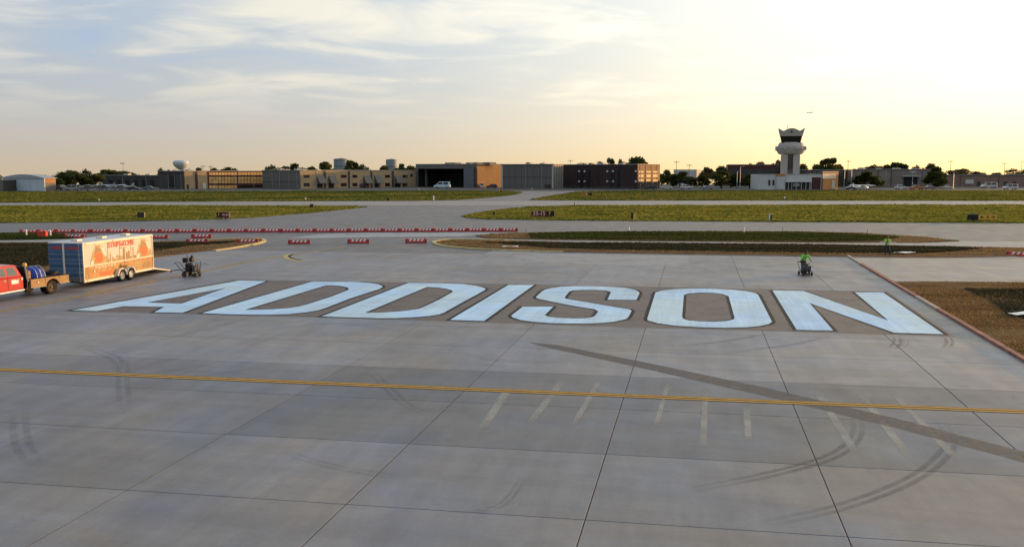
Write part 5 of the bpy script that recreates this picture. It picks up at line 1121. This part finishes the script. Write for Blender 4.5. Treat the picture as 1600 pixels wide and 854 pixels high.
# ------------------------------------------------------------------ line marking carts
M['mach'] = mat('machine_black', (.022, .022, .025), .5, .3, 4, metal=.3); M['mach2'] = mat('machine_grey', (.06, .06, .062), .5, .2, 4)
def marking_cart(name, label, loc, rz, s=1.0, tall=True):
    t = empty(name, loc, rz, label=label, cat='line marker', group='line marking carts'); t.scale = (s, s, s)
    MB().box(-.5, .55, -.32, .32, .34, .40).build('frame', M['mach'], t)
    MB().tube([(-.5, -.3, .37), (-.95, -.28, .92), (-1.05, -.28, .98)], .025, 6).tube([(-.5, .3, .37), (-.95, .28, .92), (-1.05, .28, .98)], .025, 6).tube([(-1.05, -.34, .98), (-1.05, .34, .98)], .028, 6).build('push_handle', M['mach'], t)
    MB().lathe([(.26, .40), (.28, .44), (.28, .86), (.24, .90)], 16, (-.12, 0)).build('kettle', M['mach'], t); k_ = MB().lathe([(.25, .902), (.2, .95), (.05, .97)], 16, (-.12, 0)).build('kettle_lid', M['mach2'], t)
    box('material_hopper', M['mach2'], t, .2, .52, -.26, .26, .42, .80, bevel=.02); box('burner_box', M['mach'], t, -.48, -.30, -.22, .22, .12, .34, bevel=.01); box('die_shoe', M['mach2'], t, .12, .42, -.24, .24, .05, .2)
    MB().lathe([(.11, .4), (.115, .44), (.115, .74), (.05, .82)], 12, (.42, -.38)).build('gas_bottle', M['mach2'], t)
    for x, y, r in ((-.32, -.42, .17), (-.32, .42, .17), (.42, -.36, .15), (.42, .36, .15)):
        h = wheel(t, 0, 0, r, .09, 'mach2', 16); h.rotation_euler = (0, 0, math.pi / 2); h.location = (x, y, r)
    MB().tube([(-.12, .2, .9), (.05, .3, 1.05), (.3, .2, .95), (.42, -.1, .82)], .022, 6).build('gas_hose', M['mach'], t)
    MB().tube([(.5, 0, .4), (.78, .05, .86), (1.05, .1, .9), (1.25, .1, .82)], .014, 5).build('guide_rod', M['mach'], t)
    if tall:
        MB().tube([(-.2, -.28, .55), (-.75, -.42, .5), (-1.25, -.45, .44)], .03, 6).build('side_arm', M['mach'], t); wheel(t, -1.28, -.45, .08, .05, 'mach2', 12).location.z = .40
        MB().tube([(-.3, .1, .9), (-.3, .1, 1.72)], .022, 6, .014).build('flag_pole', M['mach'], t); box('control_head', M['mach'], t, -.52, -.22, -.2, .2, .98, 1.32, bevel=.03); box('bead_box', M['mach'], t, -.05, .2, -.18, .18, 1.06, 1.36, bevel=.03)
        MB().tube([(-.05, 0, .95), (.08, 0, 1.2)], .03, 6).build('bead_post', M['mach2'], t); MB().lathe([(.07, 1.36), (.1, 1.42), (.06, 1.5)], 8, (.1, 0)).build('bead_lid', M['mach'], t); box('foot_board', M['mach2'], t, .5, .72, -.22, .22, .2, .24); MB().tube([(.55, -.2, .24), (.62, -.2, 1.0)], .02, 6).tube([(.55, .2, .24), (.62, .2, 1.08)], .02, 6).build('rear_bars', M['mach'], t)
    return t
marking_cart('marking_cart', 'black thermoplastic line marking cart standing behind the trailer ramp', G(299, 431.6), R(-6), 1.0)

# ------------------------------------------------------------------ people
def skin_mesh(name, chains, m, sub=1):
    """chains: lists of (x, y, z, r); points that coincide are welded so that limbs grow out of the body"""
    vs = []; rad = []; ed = []; idx = {}
    for ch in chains:
        last = None
        for x, y, z, r in ch:
            k = (round(x, 4), round(y, 4), round(z, 4))
            if k not in idx: idx[k] = len(vs); vs.append((x, y, z)); rad.append(r)
            if last is not None and last != idx[k]: ed.append((last, idx[k]))
            last = idx[k]
    me = bpy.data.meshes.new(name); me.from_pydata(vs, ed, []); o = bpy.data.objects.new('tmp', me); COL.objects.link(o)
    o.modifiers.new('skin', 'SKIN'); sv = me.skin_vertices[0].data
    for i, r in enumerate(rad): sv[i].radius = r if isinstance(r, tuple) else (r, r); sv[i].use_root = (i == 0)
    sb = o.modifiers.new('sub', 'SUBSURF'); sb.levels = sub; sb.render_levels = sub
    out = bpy.data.meshes.new_from_object(o.evaluated_get(bpy.context.evaluated_depsgraph_get())); bpy.data.objects.remove(o)
    out.name = name; out.materials.clear(); out.materials.append(m)
    for p in out.polygons: p.use_smooth = True
    return out
M['skin'] = mat('skin', (.16, .085, .055), .6, .1, 8); M['vest'] = mat('lime_shirt', (.22, .66, .07), .7, .12, 6); M['vest2'] = mat('yellow_green_vest', (.42, .64, .13), .7, .15, 6); M['jeans'] = mat('dark_trousers', (.03, .032, .038), .85, .2, 8); M['boot'] = mat('boots', (.05, .03, .02), .7, .2, 8); M['hair'] = mat('hair', (.015, .012, .01), .7); M['stripe_r'] = mat('reflective_tape', (.6, .6, .5), .3)
def hand(wr, d, side):
    """five short unequal finger chains from the palm, slightly curled"""
    wr = Vector(wr); d = Vector(d).normalized(); up_ = Vector((0, 0, 1)); s_ = d.cross(up_)
    s_ = s_.normalized() if s_.length > .1 else Vector((1, 0, 0)); dn = s_.cross(d).normalized(); dn = -dn if dn.z > 0 else dn
    pm = wr + d * .05; out = [[(*wr, .028), (*pm, .034)]]
    for k, ln in enumerate((.062, .075, .08, .068)):
        b = pm + s_ * (k - 1.5) * .021 + d * .035; out.append([(*pm, .034), (*b, .011), (*(b + d * ln * .5 + dn * .012), .010), (*(b + d * ln * .75 + dn * .04), .008)])
    th = wr + d * .025 + s_ * side * .035; out.append([(*wr, .028), (*th, .013), (*(th + d * .04 + s_ * side * .015 + dn * .015), .010)])
    return out
def person(label, loc, rz, J, top):
    t = empty('person', loc, rz, label=label, cat='person', group='workers in green tops')
    P = J['pelvis']; C_ = J['chest']; N_ = J['neck']; H_ = J['head']
    r = lambda k, q: (*J[k], q)
    mid = tuple((a + b) / 2 for a, b in zip(P, C_))
    body = [[(*P, (.14, .11)), (*mid, (.13, .10)), (*C_, (.15, .105)), (*N_, .055), (H_[0], H_[1], H_[2] - .05, .072), (*H_, (.078, .095)), (H_[0], H_[1] , H_[2] + .085, .06)]]
    sh = []; tr_ = []; bo = []
    for s_ in ('l', 'r'):
        arm = [(*C_, (.15, .105)), r('sh' + s_, .062), r('el' + s_, .045), r('wr' + s_, .03)]
        body.append(arm)
        d = Vector(J['wr' + s_]) - Vector(J['el' + s_]); body += hand(J['wr' + s_], d, -1 if s_ == 'l' else 1)
        body.append([(*P, (.14, .11)), r('hip' + s_, .088), r('kn' + s_, .06), r('an' + s_, .042), r('toe' + s_, .035)])
        e = Vector(J['el' + s_]); w_ = Vector(J['wr' + s_]); m2 = e.lerp(w_, .12)
        sh.append([(*C_, (.175, .13)), r('sh' + s_, .085), (*e, .066), (*m2, .058)])
        tr_.append([(*P, (.165, .13)), r('hip' + s_, .115), r('kn' + s_, .085), r('an' + s_, .07)])
        a = Vector(J['an' + s_]); tt = Vector(J['toe' + s_]); bo.append([(a.x, a.y, a.z + .08, .06), (*a, .062), (*a.lerp(tt, .5), .055), (*tt, .045)])
    obj('body', skin_mesh('body', body, M['skin']), t)
    nb = Vector(C_).lerp(Vector(N_), .55)
    obj('shirt', skin_mesh('shirt', [[(P[0], P[1], P[2] - .07, (.172, .14)), (*P, (.172, .14)), (*mid, (.16, .125)), (*C_, (.175, .13)), (*nb, .09)]] + sh, M[top]), t)
    obj('trousers', skin_mesh('trousers', tr_, M['jeans']), t)
    for k, b in enumerate(bo): obj('boot', skin_mesh('boot', [b], M['boot']), t)
    hv = Vector(H_); hs = []
    for i in range(10):
        for j in range(6):
            a = 2 * math.pi * i / 10; b = -.15 + (math.pi / 2 + .15) * j / 5; hs.append((hv.x + .098 * math.cos(a) * math.cos(b), hv.y + .012 + .112 * math.sin(a) * math.cos(b), hv.z + .02 + .118 * math.sin(b)))
    MB().add(hs, [(i * 6 + j, ((i + 1) % 10) * 6 + j, ((i + 1) % 10) * 6 + j + 1, i * 6 + j + 1) for i in range(10) for j in range(5)]).build('hair', M['hair'], t, True)
    # face: -y is forward
    fy = hv.y - .092
    MB().add([(hv.x - .012, fy, hv.z - .03), (hv.x + .012, fy, hv.z - .03), (hv.x, fy - .022, hv.z - .028), (hv.x, fy, hv.z + .02)], [(0, 1, 2), (0, 2, 3), (1, 3, 2), (0, 3, 1)]).build('nose', M['skin'], t)
    for s_ in (-1, 1):
        box('eye', M['white_pl'], t, hv.x + s_ * .03 - .012, hv.x + s_ * .03 + .012, fy - .003, fy + .012, hv.z + .006, hv.z + .018); box('ear', M['skin'], t, hv.x + s_ * .08 - .008, hv.x + s_ * .08 + .008, hv.y - .01, hv.y + .03, hv.z - .03, hv.z + .03, bevel=.006)
    box('mouth', M['boot'], t, hv.x - .022, hv.x + .022, fy - .001, fy + .01, hv.z - .055, hv.z - .047)
    return t
# standing worker, one leg stepping out, arms bent in front of the chest
person('worker in yellow green vest standing on the mulch by the near island', G(1385, 399.4), R(-12), dict(pelvis=(0, 0, .95), chest=(.02, -.03, 1.32), neck=(.02, -.04, 1.50), head=(.0, -.07, 1.62),
    shl=(-.17, -.03, 1.40), ell=(-.30, -.05, 1.16), wrl=(-.12, -.27, 1.20), shr=(.21, -.03, 1.40), elr=(.31, -.02, 1.15), wrr=(.16, -.25, 1.18),
    hipl=(-.10, 0, .88), knl=(-.13, -.06, .50), anl=(-.13, 0, .09), toel=(-.14, -.16, .05), hipr=(.10, 0, .88), knr=(.20, -.05, .50), anr=(.34, .10, .10), toer=(.38, -.05, .05)), 'vest2')
rod = empty('measuring_rod', G(1385, 399.4) + Vector((0, -.28, 1.2)), R(-12), label='pale rod held level in the standing worker hands', cat='rod'); MB().tube([(-.75, 0, 0), (.62, 0, 0)], .018, 6).build('shaft', M['white_pl'], rod); MB().tube([(-.85, 0, 0), (-.74, 0, 0)], .03, 6).build('grip', M['black'], rod)
# worker bent over a marking cart
pl = G(1256, 427.2)
person('worker in bright green shirt bent over a line marking cart', pl, R(6), dict(pelvis=(-.02, .10, .93), chest=(0, -.10, 1.27), neck=(0, -.19, 1.44), head=(0, -.26, 1.555),
    shl=(-.20, -.11, 1.35), ell=(-.33, -.25, 1.08), wrl=(-.26, -.50, 1.0), shr=(.20, -.11, 1.35), elr=(.33, -.25, 1.08), wrr=(.26, -.50, 1.0),
    hipl=(-.11, .10, .86), knl=(-.15, -.02, .48), anl=(-.16, .10, .09), toel=(-.18, -.07, .05), hipr=(.11, .10, .86), knr=(.16, .10, .48), anr=(.15, .30, .10), toer=(.16, .14, .05)), 'vest')
mc = marking_cart('marking_cart', 'black line marking cart pushed by the worker in the bright green shirt', pl + Vector((-.22, -.98, 0)), R(-88), .88, False)
